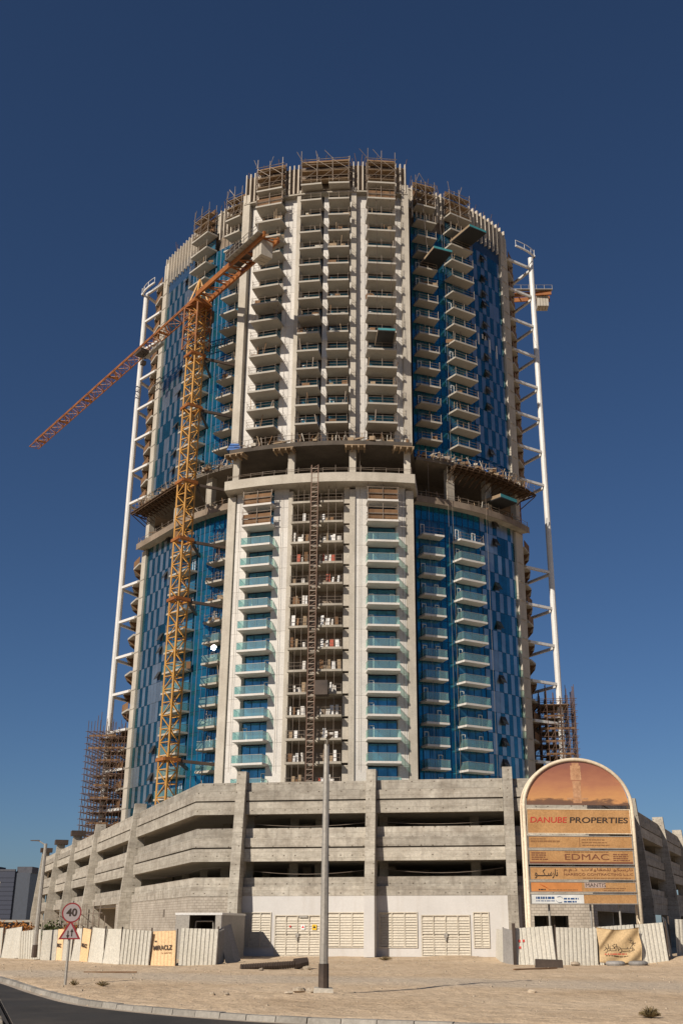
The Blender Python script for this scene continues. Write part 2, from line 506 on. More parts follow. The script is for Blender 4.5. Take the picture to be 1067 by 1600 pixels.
kerb = thing('kerb', 'curved run of grey concrete kerbstones between road and sand', 'kerb', (0, 0, 0))
kerb["kind"] = 'structure'
mbk = MB()
mbk.hexa([(-0.47, -0.14, -0.25), (0.47, -0.14, -0.25), (0.47, 0.14, -0.25), (-0.47, 0.14, -0.25)],
         [(-0.47, -0.09, 0.015), (0.47, -0.09, 0.015), (0.47, 0.14, 0.02), (-0.47, 0.14, 0.02)])
kmesh = mbk.mesh('kerbstone', 'kerbstone')
acc = 0.0; nxt = 0.0
for a, b_ in zip(KERB, KERB[1:]):
    L = (b_ - a).length
    while nxt <= acc + L:
        t = (nxt - acc) / L
        p = a.lerp(b_, t)
        if p.y < 100 and p.x < 26:
            d = b_ - a
            put(kmesh, 'kerbstone', kerb, (p.x, p.y + 0.0, random.uniform(-0.012, 0.012)), rz=atan2(d.y, d.x) + random.uniform(-0.012, 0.012))
        nxt += 0.965
    acc += L

# ------------------------------------------------------------------ car park podium
POD0 = Vector((1.5, 86.3, 0))
LF, PL, PR, RF = Vector((-55.6, 192.5)), Vector((-13.5, 88.3)), Vector((16.6, 84.3)), Vector((47.0, 161.0))
CH = [LF, PL, PR, RF]
SEG = []
acc = 0.0
for a, b_ in zip(CH, CH[1:]):
    d = (b_ - a); L = d.length; d.normalize()
    SEG.append((a, d, Vector((d.y, -d.x)), acc, acc + L)); acc += L
S_PL, S_PR, S_END = SEG[0][4], SEG[1][4], SEG[2][4]

def ch_pt(s, o, z=None):
    for k, (a, d, nn, s0, s1) in enumerate(SEG):
        if s <= s1 + 1e-6 or k == 2:
            if abs(s - s1) < 1e-6 and k < 2:
                n2 = SEG[k + 1][2]
                mit = (nn + n2) / (1 + nn.dot(n2))
                p = SEG[k + 1][0] + mit * o
            else:
                p = a + d * (s - s0) + nn * o
            break
    p = p - POD0.xy
    return (p.x, p.y) if z is None else (p.x, p.y, z)

def ch_seg(s):
    for k, sg in enumerate(SEG):
        if s <= sg[4] + 1e-6:
            return sg
    return SEG[2]

def s_on(k, x=None, y=None):
    a, d, nn, s0, s1 = SEG[k]
    return s0 + ((x - a.x) / d.x if x is not None else (y - a.y) / d.y)

def stations(s0, s1):
    return [s0] + [c for c in (S_PL, S_PR) if s0 + 0.01 < c < s1 - 0.01] + [s1]

def wall_piece(s0, s1, o0, o1, z0, z1, name, mat, parent, **kw):
    st = stations(s0, s1)
    mb = MB()
    mb.strip([ch_pt(s, o0) for s in st], [ch_pt(s, o1) for s in st], z0, z1)
    return mb.build(name, mat, parent)

podium = thing('car_park', 'bare concrete three storey car park with sloped piers wrapping the base of the tower', 'car park', POD0)
M['podium'] = weathered('podium_concrete', (0.35, 0.315, 0.26), (0.50, 0.465, 0.395), scale=0.5, streak=0.5, grain=5.0, bump=0.4, dark=(0.15, 0.125, 0.1), obj_rand=0.18, form=True)
M['podium_b'] = weathered('podium_block_concrete', (0.32, 0.285, 0.235), (0.48, 0.445, 0.38), scale=0.8, streak=0.55, grain=3.5, bump=0.5, dark=(0.14, 0.118, 0.095), obj_rand=0.22, form=True)

def blockwork(name, c0, c1, mortar, bw=0.4, bh=0.2):
    m, n, l, b = nodes_of(name)
    tc = n.new("ShaderNodeNewGeometry")
    sp = n.new("ShaderNodeSeparateXYZ"); l.new(tc.outputs["Position"], sp.inputs[0])
    ad = n.new("ShaderNodeMath"); ad.operation = 'SUBTRACT'; l.new(sp.outputs[0], ad.inputs[0]); l.new(sp.outputs[1], ad.inputs[1])
    cb = n.new("ShaderNodeCombineXYZ"); l.new(ad.outputs[0], cb.inputs[0]); l.new(sp.outputs[2], cb.inputs[1])
    bt = n.new("ShaderNodeTexBrick"); l.new(cb.outputs[0], bt.inputs["Vector"])
    bt.inputs["Scale"].default_value = 1.0; bt.inputs["Brick Width"].default_value = bw; bt.inputs["Row Height"].default_value = bh
    bt.inputs["Mortar Size"].default_value = 0.016; bt.inputs["Color1"].default_value = (*c0, 1); bt.inputs["Color2"].default_value = (*c1, 1); bt.inputs["Mortar"].default_value = (*mortar, 1)
    nz = noise(n, l, tc.outputs["Position"], 0.7, 5, 0.65)
    col = mixc(n, l, 1.0, bt.outputs[0], ramp(n, l, nz, [(0.3, (0.72, 0.7, 0.68)), (0.7, (1.12, 1.12, 1.12))]), 'MULTIPLY')
    l.new(col, b.inputs["Base Color"]); b.inputs["Roughness"].default_value = 0.9
    bp = n.new("ShaderNodeBump"); bp.inputs["Strength"].default_value = 0.5; bp.inputs["Distance"].default_value = 0.03; bp.invert = True
    l.new(bt.outputs["Fac"], bp.inputs["Height"]); l.new(bp.outputs[0], b.inputs["Normal"])
    return m
M['block'] = blockwork('grey_blockwork', (0.33, 0.295, 0.245), (0.40, 0.36, 0.305), (0.23, 0.2, 0.165))

PIERS_L = [s_on(0, y=v) for v in (189.6, 171.0, 154.0, 135.4, 111.8)]
PIERS_F = [s_on(1, x=v) for v in (-9.95, 0.40, 10.95)]
PIERS_R = [s_on(2, y=v) for v in (107.0, 126.25, 143.9)]
PIERS = PIERS_L + PIERS_F + PIERS_R
cuts = [0.0] + PIERS + [S_END]
for i, (a, c) in enumerate(zip(cuts, cuts[1:])):
    if c - a < 1.2: continue
    a2, c2 = a + (0.40 if i > 0 else 0), c - (0.40 if i < len(cuts) - 2 else 0)
    for (pt, pb, gr, bm) in ((12.88, 12.14, 11.46, 11.33), (9.33, 8.6, 7.9, 7.77), (5.65, 4.98, None, None)):
        wall_piece(a2, c2, -0.25, random.uniform(-0.02, 0.02), pb, pt + random.uniform(-0.03, 0.03), 'parapet_course', 'podium_b', podium)
        if gr:
            wall_piece(a2, c2, -0.25, 0.28 + random.uniform(-0.02, 0.02), gr, pb - 0.004, 'parapet_base', 'podium_b', podium)
            wall_piece(a2, c2, -0.25, 0.14, bm, gr - 0.003, 'shadow_joint', 'concrete_dark', podium)
            wall_piece(a2, c2, -0.25, 0.30, bm - 0.94, bm - 0.003, 'spandrel_beam', 'podium', podium)
        else:
            wall_piece(a2, c2, -0.25, 0.26, 4.29, pb - 0.004, 'parapet_base', 'podium_b', podium)

for i, s in enumerate(PIERS):
    a, d, nn, s0, s1 = ch_seg(s)
    c = a + d * (s - s0) - POD0.xy
    ztop = 13.7
    fl_ = 1.75 if s in PIERS_F else 1.45
    prof = [(-0.6, 0.0), (fl_, 0.0), (fl_ - 0.05, 4.25), (0.62, 12.9), (0.55, ztop), (-0.6, ztop)]
    w = 0.38 if s in PIERS_F else 0.27
    mb = MB()
    q = [[(c.x + d.x * sgn * w + nn.x * o, c.y + d.y * sgn * w + nn.y * o, z) for o, z in prof] for sgn in (-1, 1)]
    k = len(prof)
    mb.add(q[0] + q[1], [tuple(range(k)), tuple(reversed(range(k, 2 * k)))] + [(j, k + j, k + (j + 1) % k, (j + 1) % k) for j in range(k)])
    mb.build('pier', 'podium', podium)
    if i in (0, 1, 2):      # formwork still on the far pier heads
        mb = MB()
        mb.prism([(c.x + d.x * e * 0.7 + nn.x * o, c.y + d.y * e * 0.7 + nn.y * o) for e, o in ((-1, -1), (1, -1), (1, 0.9), (-1, 0.9))], ztop + 0.004, ztop + 0.7)
        mb.build('pier_formwork', 'steel_dark', podium)

# floors, back wall and inner columns
for z0, z1 in ((10.46, 10.76), (6.90, 7.20), (4.0, 4.28)):
    st = stations(0, S_END)
    mb = MB(); mb.strip([ch_pt(s, -17) for s in st], [ch_pt(s, -0.252) for s in st], z0, z1)
    mb.build('floor_slab', 'concrete_light', podium)
st = stations(0, S_END)
mb = MB(); mb.strip([ch_pt(s, -17.3) for s in st], [ch_pt(s, -17.0) for s in st], 0, 11.9)
mb.build('inner_wall', 'concrete_light', podium)
mb = MB()
rp = [ch_pt(s, -0.26) for s in st] + [(60 - POD0.x, 230 - POD0.y), (-70 - POD0.x, 240 - POD0.y)]
mb.prism(rp, 10.77, 11.2)
mb.build('roof_deck', 'concrete', podium)
for s in [S_PL - 30 + 7.4 * i for i in range(12)]:
    for o in (-4.5, -10.5):
        if S_PL - 33 < s < S_PR + 20:
            x, y = ch_pt(s, o)
            MB().box(x - 0.35, x + 0.35, y - 0.35, y + 0.35, 0, 10.46).build('inner_column', 'concrete', podium)
for s in (S_PR + 15.0, S_PR + 34.0, PIERS_L[4] - 13.0, PIERS_L[3] - 4.0, PIERS_L[2] - 4.0, PIERS_L[1] - 4.0, PIERS_L[0] - 1.0):
    nn_ = ch_seg(s)[2]
    a_, c_ = ch_pt(s - 0.15, -0.9), ch_pt(s - 0.15, -16.99)
    a2_, c2_ = ch_pt(s + 0.15, -0.9), ch_pt(s + 0.15, -16.99)
    MB().prism([a_, c_, c2_, a2_], 0, 10.4).build('cross_wall', 'concrete_light', podium)
# sagging site wires in the openings
for s0, s1, z, sag in ((PIERS_F[0] + 0.6, PIERS_F[1] - 0.5, 9.75, 0.25), (PIERS_F[1] + 0.5, PIERS_F[2] - 0.6, 9.8, 0.22), (PIERS_F[0] + 0.6, PIERS_F[1] - 0.5, 6.2, 0.3), (PIERS_F[1] + 0.6, PIERS_F[2] - 0.6, 6.3, 0.35), (PIERS_L[4] + 1, PIERS_F[0] - 0.6, 6.5, 0.3)):
    pts = []
    for i in range(9):
        t = i / 8
        pts.append(ch_pt(lerp(s0, s1, t), -0.7, z - sag * 4 * t * (1 - t)))
    MB().path(pts, 0.022, 4).build('site_cable', 'tube', podium)

# ground storey: plastered front, blockwork side, open bays
sW0, sW1 = PIERS_F[0] + 0.36, s_on(1, x=11.55)
def fx(x):
    return s_on(1, x=x)
# openings in the plaster wall: (x0, x1, z0, z1, kind)
OPEN = [(-9.75, -7.25, 0.62, 3.12, 'louvre'), (-7.0, -3.45, 0.0, 2.92, 'door'), (-3.0, -0.12, 0.62, 3.12, 'louvre'), (0.95, 3.85, 0.62, 3.12, 'louvre'), (4.1, 7.75, 0.0, 2.92, 'door'), (7.95, 9.15, 0.62, 3.12, 'louvre')]
edges = sorted(set([PL.x + (sW0 - S_PL) * SEG[1][1].x, 11.55] + [v for o in OPEN for v in o[:2]]))
for a, c in zip(edges, edges[1:]):
    if c - a < 0.02: continue
    hit = [o for o in OPEN if o[0] - 1e-3 <= a and c <= o[1] + 1e-3]
    zs = [(0.0, 4.287)] if not hit else [(z0, z1) for z0, z1 in ((0.0, hit[0][2]), (hit[0][3], 4.287)) if z1 - z0 > 0.05]
    for z0, z1 in zs:
        wall_piece(fx(a), fx(c), -0.2, 0.24, z0, z1, 'plaster_wall', 'plaster', podium)
wall_piece(sW0, sW1, -0.6, -0.45, 0, 4.0, 'backing_wall', 'concrete_dark', podium)
# plastered lower end of the middle pier
s = PIERS_F[1]; a_, d_, nn_, s0_, _ = ch_seg(s); c_ = a_ + d_ * (s - s0_) - POD0.xy
MB().prism([(c_.x + d_.x * e * 0.395 + nn_.x * o, c_.y + d_.y * e * 0.395 + nn_.y * o) for e, o in ((-1, 0.2), (-1, 1.775), (1, 1.775), (1, 0.2))], 0, 4.25).build('pier_plaster', 'plaster', podium)

ang_f = atan2(SEG[1][1].y, SEG[1][1].x)
slat_cache = {}
def slat_mesh(w):
    k = round(w, 2)
    if k not in slat_cache:
        mb = MB()
        mb.hexa([(-w / 2, -0.05, 0.0), (w / 2, -0.05, 0.0), (w / 2, 0.0, 0.15), (-w / 2, 0.0, 0.15)],
                [(-w / 2, -0.046, 0.012), (w / 2, -0.046, 0.012), (w / 2, 0.008, 0.165), (-w / 2, 0.008, 0.165)])
        slat_cache[k] = mb.mesh('slat', 'cream')
    return slat_cache[k]

def louvre(x0, x1, z0, z1, leaves, name):
    """frame in local x (along the wall), with real slats as sub-parts"""
    w = x1 - x0; p = ch_pt(fx((x0 + x1) / 2), 0.25)
    mb = MB()
    t = 0.07
    for i in range(leaves + 1):
        xx = -w / 2 + w * i / leaves
        xx = min(max(xx, -w / 2 + t / 2), w / 2 - t / 2)
        mb.box(xx - t / 2, xx + t / 2, -0.07, 0.02, z0, z1)
    for i in range(leaves):
        xa, xb = -w / 2 + w * i / leaves + t / 2 + (t / 2 if i == 0 else 0), -w / 2 + w * (i + 1) / leaves - t / 2 - (t / 2 if i == leaves - 1 else 0)
        mb.box(xa, xb, -0.068, 0.018, z0, z0 + t); mb.box(xa, xb, -0.068, 0.018, z1 - t, z1)
        if name == 'door':
            mb.box(xa, xb, -0.068, 0.018, z0 + 1.35, z0 + 1.45)
        mb.box(xa, xb, 0.03, 0.06, z0 + t, z1 - t)
    o = mb.build(name, 'cream', podium, (p[0], p[1], 0), ang_f)
    lw = w / leaves - t - 0.03
    sm = slat_mesh(lw)
    nsl = int((z1 - z0 - 0.2) / 0.185)
    for i in range(leaves):
        xc = -w / 2 + w * (i + 0.5) / leaves
        for k in range(nsl):
            zz = z0 + 0.1 + 0.185 * k
            if name == 'door' and abs(zz - z0 - 1.38) < 0.09: continue
            put(sm, 'slat', o, (xc, 0.0, zz))
    return o

n_door = 0
for x0, x1, z0, z1, kind in OPEN:
    lv = louvre(x0, x1, z0, z1, 4 if kind == 'door' else (3 if x1 - x0 > 2 else 2), 'door' if kind == 'door' else 'louvre_panel')
    if kind == 'door':
        mb = MB()
        for i in (-1, 0, 1):
            for zz in (0.5, 1.6, 2.5):
                mb.box(i * (x1 - x0) / 4 - 0.03, i * (x1 - x0) / 4 + 0.03, -0.11, -0.072, zz, zz + 0.16)
        mb.build('hinges', 'cream', lv)
        mb = MB(); mb.box(-0.14, 0.14, -0.16, -0.075, 1.35, 1.62); mb.box(-0.05, 0.05, -0.2, -0.16, 1.1, 1.35)
        mb.build('lock', 'galv', lv)
        if n_door == 0:
            M['sign_white'] = plain('sign_white', (0.75, 0.75, 0.73), 0.5)
            M['sign_yellow'] = plain('sign_yellow', (0.75, 0.47, 0.02), 0.5)
            M['sign_red'] = plain('sign_red', (0.55, 0.03, 0.03), 0.5)
            MB().box(0.12, 0.78, -0.1, -0.075, 2.72, 2.88).build('name_plate', 'galv', lv)
            s1_ = MB().box(0.28, 0.58, -0.1, -0.075, 1.88, 2.22).build('warning_sign', 'sign_white', lv)
            s2_ = MB().box(1.14, 1.48, -0.1, -0.075, 1.86, 2.24).build('warning_sign', 'sign_yellow', lv)
            def tri(cx, cz, r, y0, mat, par, nm='sign_triangle'):
                mb = MB(); P = [(cx, cz + r), (cx - r * 0.9, cz - r * 0.6), (cx + r * 0.9, cz - r * 0.6)]
                mb.add([(x, y0, z) for x, z in P] + [(x, y0 + 0.004, z) for x, z in P], [(0, 1, 2), (5, 4, 3), (0, 3, 4, 1), (1, 4, 5, 2), (2, 5, 3, 0)])
                return put(mb.mesh(nm, mat), nm, par)
            MB().box(-0.62, -0.5, -0.1, -0.075, 2.05, 2.17).build('warning_sign', 'sign_red', lv)
            tri(0.43, 2.06, 0.13, -0.106, 'sign_red', s1_)
            tri(1.31, 2.06, 0.14, -0.106, 'black', s2_)
            n_door = 1

# block walls left of the plaster front and along the left side
sA = PIERS_L[4]
wall_piece(sA + 0.4, S_PL + 0.55, -0.2, 0.22, 0, 4.287, 'block_wall', 'block', podium)
wall_piece(S_PL + 3.12, PIERS_F[0] - 0.4, -0.2, 0.22, 0, 4.287, 'block_wall', 'block', podium)
wall_piece(S_PL + 0.55, S_PL + 3.12, -0.2, 0.22, 2.9, 4.287, 'block_wall', 'block', podium)
wall_piece(sA - 8.5, sA - 0.4, -0.2, 0.22, 2.6, 4.287, 'block_wall', 'block', podium)
wall_piece(sA - 4.6, sA - 0.4, -0.2, 0.22, 0, 2.597, 'block_wall', 'block', podium)
wall_piece(sA - 8.5, sA - 7.2, -0.2, 0.22, 0, 2.597, 'block_wall', 'block', podium)
mb = MB()
for cs, cz in ((S_PL - 9.5, 3.15),):
    mb.strip([ch_pt(cs - 0.35, 0.2), ch_pt(cs + 0.35, 0.2)], [ch_pt(cs - 0.35, 0.235), ch_pt(cs + 0.35, 0.235)], cz - 0.3, cz + 0.3)
mb.build('vent_opening', 'concrete_dark', podium)
# grey wall and entrances right of the plaster
wall_piece(sW1, S_PR + 1.5, -0.2, 0.2, 2.85, 4.287, 'block_wall', 'block', podium)
wall_piece(sW1, sW1 + 0.9, -0.2, 0.2, 0, 2.847, 'block_wall', 'block', podium)
wall_piece(sW1 + 3.4, S_PR + 1.5, -0.2, 0.2, 0, 2.847, 'block_wall', 'block', podium)
wall_piece(S_PR + 1.5, S_END, -0.2, 0.2, 3.2, 4.287, 'block_wall', 'podium', podium)
# edge trestles / props in the open left bays
mb = MB()
for i in range(26):
    s = sA - 9.5 - i * 1.7
    p = ch_pt(s, 1.4 + random.uniform(-0.3, 0.3))
    mb.tube((p[0], p[1], 0), (p[0], p[1], random.uniform(2.4, 4.6)), 0.045, 5)
for z in (1.4, 2.3, 3.4):
    mb.tube(ch_pt(sA - 9.5, 1.4, z), ch_pt(sA - 52, 1.4, z), 0.04, 5)
tag(mb.build('side_scaffold', 'tube', None, POD0), 'low pipe scaffold along the open left side of the car park', 'scaffold')

# ------------------------------------------------------------------ residential tower
# local frame: x = u (to the right along the facade), y = -v (v towards the viewer)
TW = Vector((-3.3, 188.0, 0))
TROT = radians(-6)
tower = thing('residential_tower', 'tall round apartment tower under construction with white and blue glass facades', 'building', TW, TROT)

RC, HC = 51.0, 14.1
def arc_v(u, vend=37.0):
    return vend + sqrt(RC * RC - u * u) - sqrt(RC * RC - HC * HC)
def wing_v(u):
    a = abs(u)
    if u < 0 and a > 26.5:
        return 22.86 - (a - 26.5) * 1.058
    return sqrt(max(0.0, 35.0 ** 2 - a * a))
def wing_n(u):
    e = 0.05
    dv = (wing_v(u + e) - wing_v(u - e)) / (2 * e)
    nrm = Vector((-dv, 1)).normalized()       # (u, v) outward
    return nrm
def wing_pt(u, off=0.0):
    nrm = wing_n(u)
    return (u + nrm.x * off, -(wing_v(u) + nrm.y * off))
def wing_rz(u):
    nrm = wing_n(u)
    return atan2(nrm.x, nrm.y)
def arc_pt(u, off=0.0, vend=37.0):
    f = asin(u / RC)
    return (u + sin(f) * off, -(arc_v(u, vend) + cos(f) * off))
def arc_rz(u):
    return asin(u / RC)
def span(u0, u1, step=1.2):
    k = max(1, int(math.ceil(abs(u1 - u0) / step)))
    return [lerp(u0, u1, i / k) for i in range(k + 1)]
def arc_block(u0, u1, o0, o1, z0, z1, mb=None, step=2.0, mi=0):
    mb = mb or MB()
    us = span(u0, u1, step)
    return mb.strip([arc_pt(u, o0) for u in us], [arc_pt(u, o1) for u in us], z0, z1, mi)
def wing_block(u0, u1, o0, o1, z0, z1, mb=None, step=1.5, mi=0):
    mb = mb or MB()
    us = span(u0, u1, step)
    return mb.strip([wing_pt(u, o0) for u in us], [wing_pt(u, o1) for u in us], z0, z1, mi)

FH = 3.2
ZL = [22.86 + FH * k for k in range(-2, 13)]       # balcony levels below the service floor
ZU = [74.04 + FH * k for k in range(0, 15)]        # balcony levels above it
ZRING, ZDECK, ZTOP = 64.8, 70.5, 124.2
L_SIDE, R_SIDE = -34.4, 31.0

M['void_wall'] = weathered('shade_dark_blockwork', (0.055, 0.045, 0.036), (0.10, 0.082, 0.066), streak=0.3)  # near-black base colour stands in for the deep shade of the service floor
# inner body
def body_poly(inset_c, inset_w):
    pts = [wing_pt(u, -inset_w) for u in span(L_SIDE, -13.6, 2.5)]
    pts += [arc_pt(u, -inset_c) for u in span(-13.4, 13.4, 3)]
    pts += [wing_pt(u, -inset_w) for u in span(13.6, R_SIDE, 2.5)]
    pts += [(30.6, -8.0), (29.6, 4.0), (29, 16), (26, 27), (15, 34), (0, 36), (-15, 35), (-28, 28), (-35, 16), (-37, 4), (-36.2, -8.0)]
    return pts
mb = MB(); mb.prism(body_poly(2.3, 0.9), 0, ZRING - 1.3); mb.build('lower_core', 'brownwall', tower)
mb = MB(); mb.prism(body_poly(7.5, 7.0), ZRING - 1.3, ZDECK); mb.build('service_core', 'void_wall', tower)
mb = MB(); mb.prism(body_poly(3.2, 0.9), ZDECK, ZTOP - 1.5); mb.build('upper_core', 'brownwall', tower)

# --- shared meshes for balconies
def slab_mesh(w, dep, back, th=0.3, taper=0.0, mat='soffit', upstand=0.0):
    mb = MB()
    mb.prism([(-w / 2 + taper, -dep), (w / 2 - taper, -dep), (w / 2, 0), (w / 2, back), (-w / 2, back), (-w / 2, 0)], -th / 2, th / 2)
    if upstand:
        mb.box(-w / 2 + taper, w / 2 - taper, -dep, -dep + 0.12, th / 2 + 0.002, th / 2 + upstand)
    return mb.mesh('balcony', mat)
def glass_rail_mesh(w, dep, taper=0.0):
    mb = MB()
    z0, z1 = 0.2, 1.22
    fl, fr = (-w / 2 + taper + 0.05, -dep + 0.06), (w / 2 - taper - 0.05, -dep + 0.06)
    bl, br = (-w / 2 + 0.05, -0.05), (w / 2 - 0.05, -0.05)
    def pane(a, b):
        a, b = Vector(a), Vector(b); d = (b - a); nn = Vector((d.y, -d.x)).normalized() * 0.012
        mb.prism([tuple(a - nn), tuple(b - nn), tuple(b + nn), tuple(a + nn)], z0, z1, 0)
    k = max(2, int(round((fr[0] - fl[0]) / 1.3)))
    for i in range(k):
        x0, x1 = lerp(fl[0], fr[0], i / k) + 0.02, lerp(fl[0], fr[0], (i + 1) / k) - 0.02
        pane((x0, fl[1]), (x1, fl[1]))
    pane(bl, fl); pane(fr, br)
    for a, b in ((bl, fl), (fl, fr), (fr, br)):
        mb.beam((*a, z1 + 0.03), (*b, z1 + 0.03), 0.06, 0.05, 1)
    return mb.mesh('glass_railing', ['rail_glass', 'galv'])
def pipe_rail_mesh(w, dep, taper=0.0, seed=0):
    r = random.Random(seed)
    mb = MB()
    xs_ = [-w / 2 + taper + 0.1, 0.0, w / 2 - taper - 0.1]
    for x in xs_:
        mb.tube((x, -dep + 0.08, 0.15), (x + r.uniform(-0.05, 0.05), -dep + 0.08, 1.25 + r.uniform(0, 0.3)), 0.035, 4)
    for z in (0.65, 1.15):
        mb.tube((xs_[0], -dep + 0.08, z + r.uniform(-0.04, 0.04)), (xs_[2], -dep + 0.08, z + r.uniform(-0.04, 0.04)), 0.03, 4)
        for s in (-1, 1):
            mb.tube((s * (w / 2 - taper - 0.1), -dep + 0.08, z), (s * (w / 2 - 0.1), 0, z), 0.03, 4)
    return mb.mesh('pipe_railing', 'tube')
def window_mesh(w, h, leaves, y=0.0):
    mb = MB()
    for i in range(leaves):
        mb.box(-w / 2 + w * i / leaves + 0.04, -w / 2 + w * (i + 1) / leaves - 0.04, y, y + 0.03, 0.08, h - 0.06)
    return mb.mesh('window', 'glass_door')
def winframe_mesh(w, h, leaves, y=0.0, doors=(0,), mat='mullion'):
    mb = MB()
    for i in range(leaves + 1):
        x = -w / 2 + w * i / leaves
        mb.box(x - 0.04, x + 0.04, y - 0.05, y + 0.05, 0, h, 0)
    mb.box(-w / 2, w / 2, y - 0.04, y + 0.04, 0, 0.08, 0)
    mb.box(-w / 2, w / 2, y - 0.04, y + 0.04, h - 0.06, h, 0)
    for dx in doors:      # open white door leaves
        x0 = dx
        for a, b_, c, d_ in ((x0, x0 + 0.09, 0.12, 2.05), (x0 + 0.62, x0 + 0.71, 0.12, 2.05)):
            mb.box(a, b_, y - 0.12, y - 0.07, c, d_, 1)
        mb.box(x0 + 0.09, x0 + 0.62, y - 0.12, y - 0.07, 1.96, 2.05, 1)
    return mb.mesh('window_frame', [mat, 'frame_white'])

def stack(uc, w, dep, back, kind, zlist, pt, rz, h_open, taper=0.0, railing='glass', slab_mat='soffit', seed=0, win_w=None, leaves=3, rail_from=0, no_win=()):
    """one column of balconies: balcony (> railing), window (> window_frame) on every level"""
    r = random.Random(seed)
    sm = slab_mesh(w, dep, back, taper=taper, mat=slab_mat)
    gm = glass_rail_mesh(w, dep, taper)
    pms = [pipe_rail_mesh(w, dep, taper, seed * 10 + k) for k in range(4)]
    ww = win_w or w - 0.5
    wm = window_mesh(ww, h_open, leaves, back - 0.1)
    fms = [winframe_mesh(ww, h_open, leaves, back - 0.1, dr) for dr in ((), (-ww / 2 + 0.1,), (ww / 2 - 0.85,), (-ww / 2 + 0.1, ww / 2 - 0.85))]
    x, y = pt(uc, 0.0)
    for i, z in enumerate(zlist):
        bo = put(sm, 'balcony', tower, (x, y, z), rz)
        if railing == 'glass' and i < rail_from:
            put(gm, 'glass_railing', bo)
        else:
            put(pms[r.randrange(4)], 'pipe_railing', bo)
        if i not in no_win:
            wo = put(wm, 'window', tower, (x, y, z + 0.16), rz)
            put(fms[r.choice((0, 1, 1, 2, 3)) if railing == 'glass' else r.choice((0, 0, 1))], 'window_frame', wo)

# --- central bay: white clad walls with openings for the balcony columns
WHITE = [(-12.75, -10.85), (-6.75, -4.45), (5.65, 7.45), (11.75, 13.05)]
PANEL = {}
def clad(u0, u1, zlist, name='wall_panel', mat='white', o0=-0.3, o1=0.0, h=FH):
    mesh_key = (round(u0, 2), round(u1, 2), mat, o1)
    if mesh_key not in PANEL:
        PANEL[mesh_key] = arc_block(u0, u1, o0, o1, 0.0, h - 0.03, step=1.5).mesh(name, mat)
    for z in zlist:
        put(PANEL[mesh_key], name, tower, (0, 0, z))
for u0, u1 in WHITE:
    clad(u0, u1, [z - 0.15 for z in ZL[:-1]] + [ZL[-1] - 0.15 - 0.0])
    clad(u0, u1, [71.2] + [z - 0.2 for z in ZU[:-1]], o0=-1.1, o1=-0.62)
# soffit lintels over the openings are the balcony slabs; jambs close the recess
def jambs(u, zlo, zhi, dep, mat):
    arc_block(u - 0.1, u + 0.1, -dep, -0.302, zlo, zhi).build('jamb_wall', mat, tower)
for u in (-10.87, -6.73, 7.43, 11.77):
    jambs(u, 14, ZRING - 1.2, 2.2, 'white')
    arc_block(u - 0.1, u + 0.1, -3.1, -1.102, ZDECK + 0.5, 118.6).build('jamb_wall', 'white', tower)
# corner and intermediate concrete columns
for u0, u1, o in ((-14.1, -12.85, 0.35), (-4.42, -3.75, 0.25), (4.8, 5.62, 0.25), (13.1, 14.2, 0.35)):
    arc_block(u0, u1, -2.0, o, 11.2, ZRING - 1.25).build('facade_column', 'concrete_light', tower)
    arc_block(u0, u1, -2.0, o, ZDECK + 0.5, 120.0 if abs(u0) > 10 else 119.0).build('facade_column', 'concrete_light', tower)
# side cheeks of the projecting centre bay
for s, u in ((-1, -13.5), (1, 13.6)):
    y0, y1 = -arc_v(abs(u)) + 1.4, -wing_v(u) + 1.2
    MB().box(u - 0.35, u + 0.35, y0, y1, 11.2, ZRING - 1.26).build('bay_side_wall', 'concrete', tower)
    MB().box(u - 0.35, u + 0.35, y0, y1, ZDECK + 0.51, 121.5).build('bay_side_wall', 'concrete', tower)

for sd, uc in ((1, -8.8), (2, 9.6)):
    stack(uc, 4.85, 1.85, 1.0, 'lo', ZL, arc_pt, arc_rz(uc), 2.75, taper=0.12, seed=sd, win_w=4.0, leaves=3, rail_from=len(ZL) - 2, slab_mat='soffit_white')
    stack(uc, 4.9, 2.0, 1.25, 'up', ZU, arc_pt, arc_rz(uc), 2.6, taper=0.12, railing='pipe', seed=sd + 10, win_w=4.0, leaves=3)
for sd, uc, w in ((3, -1.75, 3.55), (4, 2.8, 3.5)):
    stack(uc, w, 1.9, 1.25, 'up', ZU, arc_pt, arc_rz(uc), 2.5, railing='pipe', seed=sd, win_w=w - 0.6, leaves=2)
# pale pier between the two middle balcony columns, upper half
clad(0.1, 1.0, [71.2] + [z - 0.2 for z in ZU[:-1]], o0=-1.9, o1=-0.62)
clad(-3.72, -3.5, [71.2] + [z - 0.2 for z in ZU[:-1]], o0=-1.9, o1=-0.6)
clad(4.58, 4.78, [71.2] + [z - 0.2 for z in ZU[:-1]], o0=-1.9, o1=-0.6)

